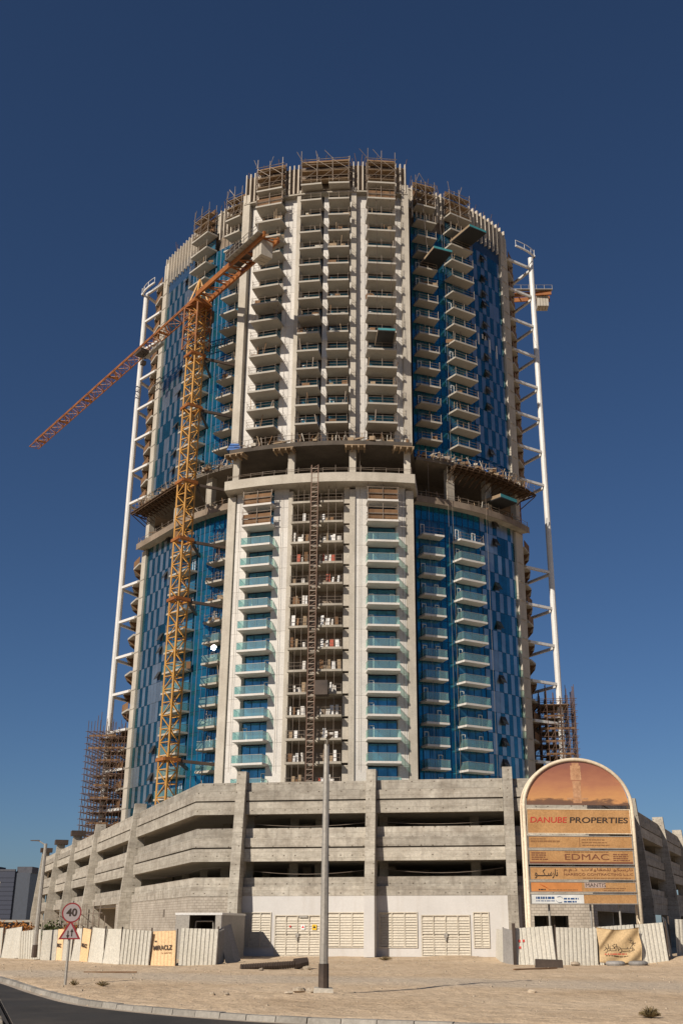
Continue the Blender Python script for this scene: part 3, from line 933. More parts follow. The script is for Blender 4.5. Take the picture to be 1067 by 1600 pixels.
# open middle bay of the lower half: bare slabs, a lit side wall, blockwork at the back
mid_l = arc_block(-3.72, -0.95, -2.3, 1.35, -0.16, 0.16).mesh('open_slab', 'concrete')
mid_r = arc_block(0.55, 3.9, -2.3, 1.35, -0.16, 0.16).mesh('open_slab', 'concrete')
mid_c = arc_block(-0.95, 0.55, -2.3, -0.4, -0.15, 0.15).mesh('open_slab', 'concrete')
side_w = arc_block(3.95, 4.78, -2.2, -0.1, 0.17, FH - 0.17).mesh('side_wall', 'concrete_light')
rails_m = []
for a, c in ((-3.6, -1.05), (0.65, 3.8)):
    rails = MB()
    for z in (0.7, 1.2):
        pa, pc = arc_pt(a, 1.25), arc_pt(c, 1.25)
        rails.tube((*pa, z), (*pc, z), 0.03, 4)
    for t in (0, 0.35, 0.7, 1):
        p = arc_pt(lerp(a, c, t), 1.25)
        rails.tube((*p, 0.1), (*p, 1.3 if t in (0, 1) else 3.0), 0.032, 4)
    rails_m.append(rails.mesh('pipe_railing', 'tube'))
for z in ZL:
    put(rails_m[0], 'pipe_railing', put(mid_l, 'open_slab', tower, (0, 0, z)))
    put(rails_m[1], 'pipe_railing', put(mid_r, 'open_slab', tower, (0, 0, z)))
    put(mid_c, 'open_slab', tower, (0, 0, z))
    put(side_w, 'side_wall', tower, (0, 0, z))

# --- ring slab, service floor and deck
def ring_slab(u0, u1, vend, z0, z1, mat, name, inner=29.0):
    us = span(u0, u1, 1.5)
    MB().strip([(u, -inner) for u in us], [arc_pt(u, 0.0, vend) for u in us], z0, z1).build(name, mat, tower)
ring_slab(-14.4, 14.7, 39.35, 64.05, 65.5, 'concrete_light', 'ring_slab')
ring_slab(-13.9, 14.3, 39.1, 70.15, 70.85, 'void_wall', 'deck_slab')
for sgn, ue in ((-1, -34.2), (1, 30.9)):
    us = span(13.9 * sgn, ue, 1.6)
    MB().strip([wing_pt(u, -7.2) for u in us], [wing_pt(u, 1.7) for u in us], 63.45, 64.1).build('ring_slab', 'concrete', tower)
    MB().strip([wing_pt(u, 1.71) for u in us], [wing_pt(u, 1.79) for u in us], 63.3, 64.35).build('edge_board', 'brownwall', tower)
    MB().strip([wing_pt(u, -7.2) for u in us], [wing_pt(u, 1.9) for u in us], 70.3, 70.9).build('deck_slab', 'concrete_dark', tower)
    # timber formwork platform still under the deck edge
    pf = thing('formwork_platform', 'brown timber formwork platform hanging under the %s deck edge' % ('left' if sgn < 0 else 'right'), 'formwork', TW, TROT)
    us2 = span(lerp(13.9 * sgn, ue, 0.3 if sgn > 0 else 0.45), ue, 0.85)
    MB().strip([wing_pt(u, 0.9) for u in us2], [wing_pt(u, 3.3) for u in us2], 69.9, 70.02).build('plywood_deck', 'ply_dark', pf)
    jm = MB().mesh
    for i, u in enumerate(us2):
        a, c = wing_pt(u, 0.4), wing_pt(u, 3.4)
        MB().beam((*a, 69.3), (*c, 69.8), 0.12, 0.22).build('joist', 'ply_dark', pf)
        MB().beam((*wing_pt(u, 0.4), 67.9), (*wing_pt(u, 3.2), 69.6), 0.1, 0.12).build('strut', 'ply_dark', pf)
    for off in (1.2, 2.2, 3.1):
        mb = MB()
        for a, c in zip(us2, us2[1:]):
            mb.beam((*wing_pt(a, off), 69.62), (*wing_pt(c, off), 69.62), 0.1, 0.14)
        mb.build('bearer', 'ply_dark', pf)
# clutter of guard rails on both ledges
def guard(pts, z, name, parent, h=1.15, mat='tube', seed=1):
    r = random.Random(seed)
    mb = MB()
    for a, c in zip(pts, pts[1:]):
        for zz in (0.55, h):
            mb.tube((*a, z + zz + r.uniform(-0.05, 0.05)), (*c, z + zz + r.uniform(-0.05, 0.05)), 0.035, 4)
    for p in pts:
        mb.tube((*p, z), (p[0] + r.uniform(-0.1, 0.1), p[1], z + h + r.uniform(0, 0.5)), 0.04, 4)
    return mb.build(name, mat, parent)
guard([arc_pt(u, 0, 39.15) for u in span(-14, 14.2, 1.9)], 65.5, 'guard_rail', tower, 0.8, seed=2)
guard([arc_pt(u, 0, 38.9) for u in span(-13.6, 14, 1.4)], 70.85, 'guard_rail', tower, 1.3, seed=3)
for sgn, ue in ((-1, -34.2), (1, 30.9)):
    guard([wing_pt(u, 3.2) for u in span(13.9 * sgn, ue, 1.0)], 70.05, 'guard_rail', tower, 1.3, seed=4 + sgn)
    guard([wing_pt(u, 1.5) for u in span(13.9 * sgn, ue, 1.6)], 64.2, 'guard_rail', tower, 1.0, seed=7 + sgn)
# square columns of the service floor
for u in (-12.9, -4.1, 5.2, 13.3):
    p = arc_pt(u, 0.6)
    MB().box(p[0] - 0.5, p[0] + 0.5, p[1], p[1] + 1.0, 65.5, 70.15).build('service_column', 'concrete_light', tower)
for u in (-33.2, -26.0, -19.0, 19.5, 25.4, 30.2):
    p = wing_pt(u, 0.2)
    mb = MB(); mb.box(-0.65, 0.65, -0.4, 0.6, 64.2, 70.3)
    mb.build('service_column', 'concrete_light' if abs(u) > 29 else 'concrete', tower, (p[0], p[1], 0), wing_rz(u))
# small hanging platforms under the centre deck
for u in (-5.0, 5.6, 12.6, -12.6):
    p = arc_pt(u, 1.3)
    mb = MB(); mb.box(-1.6, 1.6, -0.9, 0.9, 70.0, 70.14)
    for x in (-1.4, -0.5, 0.5, 1.4):
        mb.box(x - 0.08, x + 0.08, -1.1, 0.9, 69.55, 69.995)
    mb.build('edge_formwork', 'timber', tower, (p[0], p[1], 0), arc_rz(u))

# --- wings: blue curtain wall, balconies, panel field, end column
def curtain(u0, u1, zlist, h=FH):
    us = span(u0, u1, 0.98)
    mp = MB(); mm = MB()
    for a, c in zip(us, us[1:]):
        e = (c - a) * 0.035
        mp.strip([wing_pt(a + e, -0.05), wing_pt(c - e, -0.05)], [wing_pt(a + e, 0.0), wing_pt(c - e, 0.0)], 0.04, h - 0.04)
    for u in us:
        q = wing_pt(u, 0.03)
        mm.beam((*q, 0.0), (*q, h), 0.07, 0.1)
    mm.strip([wing_pt(u, -0.09) for u in us], [wing_pt(u, -0.055) for u in us], 0.0, h)
    gp = mp.mesh('curtain_glass', 'glass_blue'); fm = mm.mesh('mullions', 'mullion')
    for z in zlist:
        g_ = put(gp, 'curtain_glass', tower, (0, 0, z))
        put(fm, 'mullions', g_)
zl_rows = [z - 0.15 for z in ZL]
zu_rows = [71.2] + [z - 0.2 for z in ZU[:-2]]
for u0, u1 in ((14.25, 24.1), (-26.3, -14.25)):
    curtain(u0, u1, zl_rows); curtain(u0, u1, zu_rows)

for sd, uc, w in ((21, 16.2, 3.8), (22, 21.75, 4.9), (23, -16.1, 3.5), (24, -22.9, 5.3)):
    right = uc > 0
    stack(uc, w, 1.95, 0.05, 'lo', ZL[:-1], wing_pt, wing_rz(uc), 2.7, taper=0.1, railing='glass', seed=sd, win_w=w - 0.7, leaves=3, rail_from=len(ZL) - 2 if right else 9, slab_mat='soffit_white' if right else 'soffit')
    stack(uc, w, 2.15, 0.05, 'up', ZU, wing_pt, wing_rz(uc), 2.5, taper=0.1, railing='pipe', seed=sd + 10, win_w=w - 0.8, leaves=2)

# checkered panels: every one a piece of its own in the lower half, the rest joined
FIELD = [(-33.4, -26.45, 10), (24.2, 29.75, 9)]
fr = random.Random(3)
upper_l, upper_d = MB(), MB()
for u0, u1, kcol in FIELD:
    us = [lerp(u0, u1, i / kcol) for i in range(kcol + 1)]
    if u0 > 0:     # equal arc lengths on the round side
        t0, t1 = asin(u0 / 35), asin(u1 / 35)
        us = [35 * sin(lerp(t0, t1, i / kcol)) for i in range(kcol + 1)]
    vent_col = kcol // 3 if u0 > 0 else kcol - 3
    cells = []
    for i in range(kcol):
        a, c = us[i], us[i + 1]; e = (c - a) * 0.02
        cells.append((a + e, c - e))
    backing = MB().strip([wing_pt(u, -0.2) for u in us], [wing_pt(u, -0.07) for u in us], 11.2, 63.2)
    backing.build('panel_backing', 'mullion', tower)
    MB().strip([wing_pt(u, -0.2) for u in us], [wing_pt(u, -0.07) for u in us], 70.91, 119.5).build('panel_backing', 'mullion', tower)
    cm = {}
    for i, (a, c) in enumerate(cells):
        for mt in ('glass_light', 'glass_dark'):
            cm[i, mt] = MB().strip([wing_pt(a, -0.06), wing_pt(c, -0.06)], [wing_pt(a, 0.0), wing_pt(c, 0.0)], 0.03, FH - 0.02).mesh('glass_panel', mt)
    sm_ = {}
    for rowi, z in enumerate(zl_rows + zu_rows):
        upper = z > 70
        ph = rowi % 2
        for i, (a, c) in enumerate(cells):
            light = (i + ph) % 2 == 0
            if fr.random() < 0.07: light = not light
            mt = 'glass_light' if light else 'glass_dark'
            zt = z + FH - 0.02
            if not upper:
                put(cm[i, mt], 'glass_panel', tower, (0, 0, z))
            else:
                j = fr.choice((0, 0, 0.6, 1.2)) if z < 112 else 0
                t = (upper_l if light else upper_d)
                t.strip([wing_pt(a, -0.06), wing_pt(c, -0.06)], [wing_pt(a, 0.0), wing_pt(c, 0.0)], z + 0.03, zt)
        # top-hung vent windows standing open
        if fr.random() < 0.62:
            a, c = cells[vent_col]
            p = wing_pt((a + c) / 2, 0.06)
            key = vent_col
            if key not in sm_:
                mbv = MB(); wv = 0.52
                mbv.hexa([(-wv, -0.62, -1.15), (wv, -0.62, -1.15), (wv, -0.56, -1.17), (-wv, -0.56, -1.17)], [(-wv, -0.03, 0), (wv, -0.03, 0), (wv, 0.03, 0), (-wv, 0.03, 0)], 0)
                mbv.box(-wv - 0.04, wv + 0.04, 0.031, 0.05, -1.25, 0.1, 0)
                sm_[key] = mbv.mesh('vent_window', ['frame_dark'])
            put(sm_[key], 'vent_window', tower, (p[0], p[1], z + fr.choice((1.6, 2.6))), wing_rz((a + c) / 2))
tag(upper_l.build('upper_pale_panels', 'glass_light', tower), kind='stuff')
tag(upper_d.build('upper_blue_panels', 'glass_dark', tower), kind='stuff')
# a few panels with white protective film on the right wing
for i, (uu, z, h) in enumerate(((25.3, 95.9, 2.2), (26.0, 97.4, 0.9), (26.5, 97.4, 0.8), (27.2, 95.3, 2.6), (28.4, 94.9, 2.6))):
    p = wing_pt(uu, 0.02)
    MB().box(-0.17, 0.17, -0.03, 0.0, 0, h).build('white_film_strip', 'white_steel', tower, (p[0], p[1], z), wing_rz(uu))

# end columns, with the sides of the tower behind them
for ue, un in ((-34.5, -33.45), (31.0, 29.8)):
    for z0, z1 in ((11.2, 63.3), (70.9, 122.5)):
        wing_block(min(ue, un), max(ue, un), -0.8, 0.35, z0, z1).build('end_column', 'concrete_light', tower)
    for z in ZL[:-1] + ZU:
        sgn = 1 if ue > 0 else -1
        p = wing_pt((ue + un) / 2, 0.36)
        MB().box(-0.75, 0.75, -0.06, 0.02, z - 0.14, z + 0.02).build('column_collar', 'concrete', tower, (p[0], p[1], 0), wing_rz((ue + un) / 2))
SIDE_R = [(31.2, -15.9), (31.4, -12.5), (31.3, -9.0), (30.8, -5.0), (30.0, 0.0)]
SIDE_L = [(-34.7, -14.3), (-35.7, -11.0), (-36.5, -7.2), (-37.0, -3.0), (-37.2, 1.0)]
for side, pts in ((1, SIDE_R), (-1, SIDE_L)):
    outer = [(x + side * o, y - 0.35 * o) for (x, y), o in zip(pts, (0.4, 1.1, 1.2, 0.8, 0.3) if side > 0 else (0.5, 1.45, 1.5, 0.8, 0.3))]
    sb = MB().strip([(x - side * 0.6, y) for x, y in pts], outer, -0.16, 0.16).mesh('side_balcony', 'soffit')
    brms = []
    for (x, y), (x2, y2) in list(zip(pts, outer))[1:3]:
        br = MB()
        br.add([(x, y - 0.12, -0.17), (x2, y2 - 0.12, -0.17), (x, y - 0.12, -1.5), (x, y + 0.12, -0.17), (x2, y2 + 0.12, -0.17), (x, y + 0.12, -1.5)], [(0, 2, 1), (3, 4, 5), (0, 1, 4, 3), (1, 2, 5, 4), (2, 0, 3, 5)])
        brms.append(br.mesh('bracket', 'plywood'))
    ply = MB()
    for a, c in zip(outer, outer[1:]):
        ply.prism([a, c, (c[0] - side * 0.08, c[1]), (a[0] - side * 0.08, a[1])], 0.2, 1.3)
    plm = ply.mesh('plywood_guard', 'plywood')
    for i, z in enumerate(ZL + ZU):
        o = put(sb, 'side_balcony', tower, (0, 0, z))
        for brm in brms:
            put(brm, 'bracket', o)
        if z > 71 or fr.random() < 0.4:
            put(plm, 'plywood_guard', o)

# --- crown: fins between the scaffolded balcony heads
def fins(us, pt, rzf, z0, z1, jitter=0.0):
    mb = MB().box(-0.09, 0.09, -0.35, 0.1, 0, z1 - z0)
    fm = mb.mesh('crown_fin', 'fin')
    for u in us:
        p = pt(u, 0.15)
        put(fm, 'crown_fin', tower, (p[0], p[1], z0 + (fr.choice((0, 0, 0.8, 1.6)) * jitter)), rzf(u))
fins([u for u in span(-13.6, 13.7, 0.78) if not (-11.0 < u < -6.6 or -3.6 < u < 4.7 or 7.3 < u < 11.9)], arc_pt, arc_rz, 118.3, ZTOP)
fins([u for u in span(14.5, 30.6, 0.72) if not (19.6 < u < 23.9)], wing_pt, wing_rz, 117.3, ZTOP - 0.4)
fins([-u for u in span(14.5, 34.0, 0.78) if not (20.6 < u < 25.2)], wing_pt, wing_rz, 117.3, ZTOP - 0.6)
arc_block(-13.9, 14.0, -1.2, -0.1, 118.2, ZTOP - 0.35).build('crown_wall', 'brownwall', tower)
arc_block(-13.9, 14.0, -0.6, 0.45, 118.0, 118.25).build('crown_ledge', 'concrete', tower)
wing_block(14.0, 30.9, -1.0, -0.08, 119.5, ZTOP - 0.9).build('crown_wall', 'concrete', tower)
wing_block(-34.3, -14.0, -1.0, -0.08, 119.5, ZTOP - 0.9).build('crown_wall', 'concrete', tower)
for u0, u1 in ((14.0, 30.9), (-34.3, -14.0)):
    wing_block(u0, u1, -0.3, 0.05, ZTOP - 0.89, ZTOP - 0.6).build('crown_cap', 'concrete_light', tower)

# --- white outrigger masts with horizontal V struts
for side, (mu, mv), zt, f_end, b_end in ((1, (36.0, 11.7), 121.2, (31.3, 15.6), (30.9, 5.0)), (-1, (-39.4, 10.7), 118.5, (-34.9, 14.3), (-36.9, 4.0))):
    mo = MB().tube((mu, -mv, 11.2), (mu, -mv, zt), 0.5, 10).build('outrigger_mast', 'white_steel', tower, smooth=False)
    levels = [z for i, z in enumerate(ZL[1:-1] + [ZDECK - 3.0] + ZU) if i % 2 == 0]
    mb = MB()
    for z in levels:
        mb.beam((mu, -mv, z), (f_end[0], -f_end[1], z), 0.42, 0.42)
        mb.beam((mu, -mv, z - 0.2), (b_end[0], -b_end[1], z - 0.2), 0.42, 0.42)
    for z in levels:
        so = MB().beam((mu, -mv, z), (f_end[0], -f_end[1], z), 0.42, 0.42).build('strut', 'white_steel', mo)
        MB().beam((mu, -mv, z - 0.2), (b_end[0], -b_end[1], z - 0.2), 0.42, 0.42).build('strut', 'white_steel', mo)
    # curved crown walkway at the mast head
    pts = []
    for i in range(9):
        t = i / 8
        a0 = lerp(-0.3, 1.0, t)
        pts.append((mu + side * (0.7 - 3.6 * max(0, a0) ** 1.6), -mv - 4.4 * max(0, a0) - 0.9 * min(0, a0) * -3))
    cw = MB()
    for a, c in zip(pts, pts[1:]):
        cw.beam((*a, zt + 0.05), (*c, zt + 0.05), 0.3, 0.3)
        cw.tube((*a, zt + 1.3), (*c, zt + 1.3), 0.07, 5)
    for p in pts[::2]:
        cw.tube((*p, zt), (*p, zt + 1.3), 0.05, 5)
    cw.build('mast_head_rail', 'white_steel', mo)

# ------------------------------------------------------------------ things on and around the tower
def tloc(u, v, z=0.0):
    c, s_ = cos(TROT), sin(TROT)
    x, y = u, -v
    return Vector((TW.x + c * x - s_ * y, TW.y + s_ * x + c * y, z))

def lattice(mb, p, q, half, bay, chord=0.14, brace=0.08, rot=0.0, tri=False):
    """square (or triangular) lattice girder from p to q"""
    p, q = Vector(p), Vector(q)
    d = (q - p); L = d.length; d.normalize()
    ref = Vector((0, 0, 1)) if abs(d.z) < 0.9 else Vector((1, 0, 0))
    a = d.cross(ref).normalized(); b_ = a.cross(d).normalized()
    if rot:
        a, b_ = a * cos(rot) + b_ * sin(rot), b_ * cos(rot) - a * sin(rot)
    if tri:
        cor = [a * -half + b_ * -half * 0.8, a * half + b_ * -half * 0.8, b_ * half * 0.9]
    else:
        cor = [a * -half + b_ * -half, a * half + b_ * -half, a * half + b_ * half, a * -half + b_ * half]
    k = max(1, int(round(L / bay)))
    for c in cor:
        mb.beam(p + c, q + c, chord)
    nf = len(cor)
    for i in range(k):
        t0, t1 = p + d * (L * i / k), p + d * (L * (i + 1) / k)
        for j in range(nf):
            c0, c1 = cor[j], cor[(j + 1) % nf]
            if (i + j) % 2: c0, c1 = c1, c0
            mb.beam(t0 + c0, t1 + c1, brace)
            mb.beam(t1 + cor[j], t1 + cor[(j + 1) % nf], brace)
    return mb

# --- tower crane in front of the left wing
CX_, CY_, CZ_ = -28.1, 153.4, 98.6
crane = thing('tower_crane', 'yellow and orange tower crane standing in front of the left wing of the tower', 'crane', (CX_, CY_, 11.2))
cr0 = Vector((CX_, CY_, 11.2))
def cput(mb, name, mat, parent=None, smooth=False):
    return mb.build(name, mat, parent or crane, (0, 0, 0) if parent is not None else -cr0)
MROT = radians(38)
mast = cput(lattice(MB(), (CX_, CY_, 11.2), (CX_, CY_, CZ_), 0.95, 1.9, 0.2, 0.11, rot=MROT), 'mast', 'yellow')
for z in (24, 47.5, 57, 66.5, 79.5, 89):
    mb = MB()
    for i in range(4):
        a0, a1 = MROT + pi / 4 + i * pi / 2, MROT + pi / 4 + (i + 1) * pi / 2
        mb.beam((CX_ + 1.75 * cos(a0), CY_ + 1.75 * sin(a0), z), (CX_ + 1.75 * cos(a1), CY_ + 1.75 * sin(a1), z), 0.28, 0.45)
    cput(mb, 'tie_collar', 'orange')
    tgt = [tloc(-13.9, 33.5, z - 0.4), tloc(-20, 30.5, z - 0.4)]
    for q in tgt:
        p_ = Vector((CX_ + 1.2, CY_ + 0.6, z))
        mb = MB(); mb.beam(p_, q, 0.34, 0.42); cput(mb, 'tie_strut', 'steel_dark')
# climbing cage and slewing platform under the jib
mb = lattice(MB(), (CX_, CY_, CZ_ - 8.5), (CX_, CY_, CZ_ - 0.5), 1.55, 2.0, 0.2, 0.13, rot=MROT)
cput(mb, 'climbing_cage', 'orange')
JD = Vector((-0.607, 0.795, 0.0)).normalized()
JN = Vector((JD.y, -JD.x, 0))
hub = Vector((CX_, CY_, CZ_))
def jb(a, o, z):
    return hub + JD * a + JN * o + Vector((0, 0, z))
mb = MB()
mb.hexa([jb(-1.8, -1.7, -0.4), jb(1.8, -1.7, -0.4), jb(1.8, 1.7, -0.4), jb(-1.8, 1.7, -0.4)], [jb(-1.5, -1.4, 0.7), jb(1.5, -1.4, 0.7), jb(1.5, 1.4, 0.7), jb(-1.5, 1.4, 0.7)])
cput(mb, 'slewing_unit', 'orange')
mb = MB()
for s_ in (-1, 1):
    for a_ in (-1.2, 1.2):
        mb.beam(jb(a_, s_ * 1.1, 0.7), jb(0, 0, 5.2), 0.22)
mb.beam(jb(-0.6, -0.6, 2.8), jb(0.6, 0.6, 2.8), 0.14)
cput(mb, 'tower_head', 'yellow')
mb = MB(); mb.hexa([jb(0.2, 1.75, -1.9), jb(2.0, 1.75, -1.9), jb(2.2, 3.2, -1.9), jb(0.2, 3.2, -1.9)], [jb(0.2, 1.75, 0.3), jb(2.3, 1.75, 0.3), jb(2.3, 3.2, 0.3), jb(0.2, 3.2, 0.3)])
cab = cput(mb, 'operator_cab', 'steel_dark')
jib = cput(lattice(MB(), jb(1.6, 0, 1.5), jb(73.2, 0, 1.5), 1.0, 2.0, 0.17, 0.085, tri=True), 'jib', 'orange')
for a_ in (12.5, 33, 45, 57, 69):
    mb = MB(); mb.beam(jb(a_, -1.0, 0.65), jb(a_, 1.0, 0.65), 0.3, 0.4)
    mb.beam(jb(a_, -1.0, 0.65), jb(a_, 0.0, 2.4), 0.2); mb.beam(jb(a_, 1.0, 0.65), jb(a_, 0.0, 2.4), 0.2)
    cput(mb, 'jib_joint', 'orange')
mb = MB(); mb.hexa([jb(19, -1.1, -0.1), jb(21.6, -1.1, -0.1), jb(21.6, 1.1, -0.1), jb(19, 1.1, -0.1)], [jb(19, -1.1, 0.45), jb(21.6, -1.1, 0.45), jb(21.6, 1.1, 0.45), jb(19, 1.1, 0.45)])
mb.beam(jb(20, 0, -0.1), jb(20, 0, -1.6), 0.12); mb.hexa([jb(19.6, -0.4, -2.3), jb(20.4, -0.4, -2.3), jb(20.4, 0.4, -2.3), jb(19.6, 0.4, -2.3)], [jb(19.6, -0.4, -1.6), jb(20.4, -0.4, -1.6), jb(20.4, 0.4, -1.6), jb(19.6, 0.4, -1.6)])
cput(mb, 'trolley', 'steel_dark')
mb = MB()
mb.beam(jb(14.5, 0.9, 0.05), jb(21, 0.9, 0.05), 0.75, 0.5)
cput(mb, 'trolley_walkway', 'galv')
# counter jib: two deep side beams with a walkway
mb = MB()
for o_ in (-1.25, 1.25):
    mb.beam(jb(-1.5, o_, 0.9), jb(-22.6, o_, 0.9), 0.35, 0.95)
for i in range(9):
    a_ = -2.5 - i * 2.4
    mb.beam(jb(a_, -1.1, 0.75), jb(a_ - 1.2, 1.1, 0.75), 0.16)
    mb.beam(jb(a_, -1.1, 0.75), jb(a_, 1.1, 0.75), 0.2)
counter = cput(mb, 'counter_jib', 'orange')
mb = MB()
for s_, a0, a1 in ((-1, -13, -22.4), (1, -17, -22.4)):
    k = int((a0 - a1) / 1.2)
    for i in range(k + 1):
        a_ = a0 - (a0 - a1) * i / k
        mb.tube(jb(a_, s_ * 2.4, 1.0), jb(a_, s_ * 2.4, 2.3), 0.05, 4)
        mb.beam(jb(a_, s_ * 1.4, 0.98), jb(a_, s_ * 2.5, 0.98), 0.08)
    for z in (1.65, 2.3):
        mb.tube(jb(a0, s_ * 2.4, z), jb(a1, s_ * 2.4, z), 0.06, 4)
    mb.beam(jb(a0, s_ * 1.9, 1.05), jb(a1, s_ * 1.9, 1.05), 0.9, 0.06)
cput(mb, 'walkway_rail', 'galv')
for i in range(3):
    a_ = -18.9 - i * 0.85
    mb = MB(); mb.hexa([jb(a_, -1.0, -1.9), jb(a_ - 0.75, -1.0, -1.9), jb(a_ - 0.75, 1.0, -1.9), jb(a_, 1.0, -1.9)], [jb(a_, -1.0, 1.3), jb(a_ - 0.75, -1.0, 1.3), jb(a_ - 0.75, 1.0, 1.3), jb(a_, 1.0, 1.3)])
    cput(mb, 'counterweight', 'concrete_light')
mb = MB(); mb.hexa([jb(-12.5, -2.3, 1.1), jb(-16.2, -2.3, 1.1), jb(-16.2, 0.6, 1.1), jb(-12.5, 0.6, 1.1)], [jb(-12.5, -2.3, 2.7), jb(-16.2, -2.3, 2.7), jb(-16.2, 0.6, 2.7), jb(-12.5, 0.6, 2.7)])
cput(mb, 'hoist_winch', 'steel_dark')

# --- second crane, mostly hidden behind the right side
c2 = Vector((32.0, 214.0, 11.2))
crane2 = thing('tower_crane', 'small orange crane end with pale counterweight peeking out behind the right side of the tower', 'crane', c2)
def c2put(mb, name, mat):
    return mb.build(name, mat, crane2, -c2)
c2put(lattice(MB(), (c2.x, c2.y, 11.2), (c2.x, c2.y, 137.5), 0.95, 2.0, 0.2, 0.1), 'mast', 'orange')
mb = MB()
for o_ in (-1.1, 1.1):
    mb.beam((c2.x - 2, c2.y + o_, 138.6), (c2.x + 10.6, c2.y + o_ - 1.5, 138.6), 0.35, 1.0)
for i in range(5):
    mb.beam((c2.x + 1 + i * 2.2, c2.y - 1.2, 138.5), (c2.x + 2 + i * 2.2, c2.y + 1.0, 138.5), 0.2)
c2put(mb, 'counter_jib', 'orange')
mb = MB(); mb.box(c2.x - 1.5, c2.x + 10.9, c2.y - 3.2, c2.y - 2.3, 139.2, 139.35)
for i in range(7):
    mb.tube((c2.x + i * 1.8, c2.y - 3.1, 139.3), (c2.x + i * 1.8, c2.y - 3.1, 140.4), 0.06, 4)
mb.tube((c2.x, c2.y - 3.1, 140.4), (c2.x + 10.8, c2.y - 3.1, 140.4), 0.06, 4)
c2put(mb, 'walkway', 'galv')
for i in range(4):
    MBx = MB(); MBx.box(c2.x + 7.4 + i * 0.66, c2.x + 7.98 + i * 0.66, c2.y - 1.9, c2.y + 0.4, 135.6, 138.9); c2put(MBx, 'counterweight', 'concrete_light')
mb = lattice(MB(), (c2.x - 2, c2.y, 138.6), (c2.x - 45, c2.y + 6, 138.6), 1.0, 2.2, 0.18, 0.1, tri=True); c2put(mb, 'jib', 'orange')

# --- hoist mast on the open middle bay
hp = tloc(-0.15, 41.3)
hoist = thing('material_hoist', 'narrow rusty hoist mast like a ladder running up the open middle bay', 'hoist', (hp.x, hp.y, 11.2), TROT)
mb = MB()
for x in (-0.5, 0.5):
    mb.beam((x, 0, 0), (x, 0, 55.6), 0.13)
mb.build('stile', 'rust_tube', hoist)
rung = MB().beam((-0.5, 0, 0), (0.5, 0, 0), 0.1).mesh('rung', 'tube')
dia = MB().beam((-0.5, 0.12, 0), (0.5, 0.12, 0.62), 0.06).mesh('brace', 'rust_tube')
for i in range(72):
    put(rung, 'rung', hoist, (0, 0, 0.7 + i * 0.765))
    put(dia, 'brace', hoist, (0, 0, 0.72 + i * 0.765))
for z in ZL[1:]:
    MB().beam((0.2, 0.1, z - 11.2), (0.25, 3.4, z - 11.2), 0.12).build('wall_tie', 'rust_tube', hoist)
MB().box(0.62, 2.4, -0.6, 1.0, 31.9 - 11.2, 33.9 - 11.2).build('hoist_cage', 'steel_dark', hoist)

# --- boards, frames and doors stored on the open floors
sr = random.Random(11)
for k, z in enumerate(ZL[1:-1]):
    for side in (-1, 1):
        if k == 8 and side > 0: continue
        u0, u1 = (-3.45, -1.2) if side < 0 else (0.8, 3.7)
        kinds = ['white', 'white', 'red', 'timber', 'white']
        t = thing('stored_boards', 'stored boards on the %s open floor from the top, %s of the hoist' % (ORD[12 - k], 'left' if side < 0 else 'right'), 'boards', tloc((u0 + u1) / 2, arc_v((u0 + u1) / 2) + 0.4, z + 0.16), TROT, 'boards stored on the open floors')
        x = u0 - (u0 + u1) / 2
        while x < (u1 - u0) / 2 - 0.3:
            w = sr.uniform(0.22, 0.62); h = sr.uniform(0.9, 1.75)
            if sr.random() < 0.78:
                mat = sr.choice(['white_steel', 'white_steel', 'white', 'red' if k in (0, 5, 6, 9, 10, 12) else 'white', 'timber', 'plywood'])
                y = sr.uniform(-0.5, 0.5)
                mb = MB(); ln = sr.uniform(-0.08, 0.08)
                mb.hexa([(x, y - 0.04, 0), (x + w, y - 0.04, 0), (x + w, y + 0.1, 0), (x, y + 0.1, 0)], [(x + ln, y + 0.1, h), (x + w + ln, y + 0.1, h), (x + w + ln, y + 0.22, h), (x + ln, y + 0.22, h)])
                mb.build('board', mat, t)
            x += w + sr.uniform(0.02, 0.3)

# --- scaffold on the balcony heads
def head_scaffold(pt, rz, w, label, z0=119.2, h=4.6, seed=0, dep=1.9):
    r = random.Random(seed)
    p = pt
    t = thing('balcony_scaffold', label, 'scaffold', tloc(p[0], -p[1], z0), TROT + rz, 'scaffolds on the balcony heads')
    mb = MB()
    xs_ = [-w / 2, -w / 6, w / 6, w / 2] if w > 5.5 else [-w / 2, 0.0, w / 2]
    for x in xs_:
        for y in (-dep, -0.3):
            mb.tube((x, y, 0), (x + r.uniform(-0.1, 0.1), y, h + r.uniform(0.2, 2.2)), 0.055, 5)
    for z in (1.2, 2.4, 3.6, h):
        for y in (-dep, -0.3):
            mb.tube((-w / 2 - 0.3, y, z), (w / 2 + 0.3, y, z + r.uniform(-0.1, 0.1)), 0.05, 5)
        for x in xs_:
            mb.tube((x, -dep - 0.2, z), (x, 0, z), 0.045, 5)
    for a, c in zip(xs_, xs_[1:]):
        mb.tube((a, -dep, 0.2), (c, -dep, 2.4), 0.045, 5); mb.tube((c, -dep, 2.4), (a, -dep, 4.4), 0.045, 5)
        mb.tube((a, -dep, h), (a + r.uniform(-1.5, 1.5), -dep - 0.3, h + 1.6), 0.045, 5)
    mb.build('tube_frame', 'tube', t)
    for z in (0.5, 2.3, 4.1):
        MB().box(-w / 2, w / 2, -0.62, -0.5, z, z + 1.25).build('plywood_sheet', 'plywood', t)
        MB().box(-w / 2 - 0.1, w / 2 + 0.1, -dep, -0.7, z - 0.1, z - 0.03).build('plank_deck', 'timber', t)
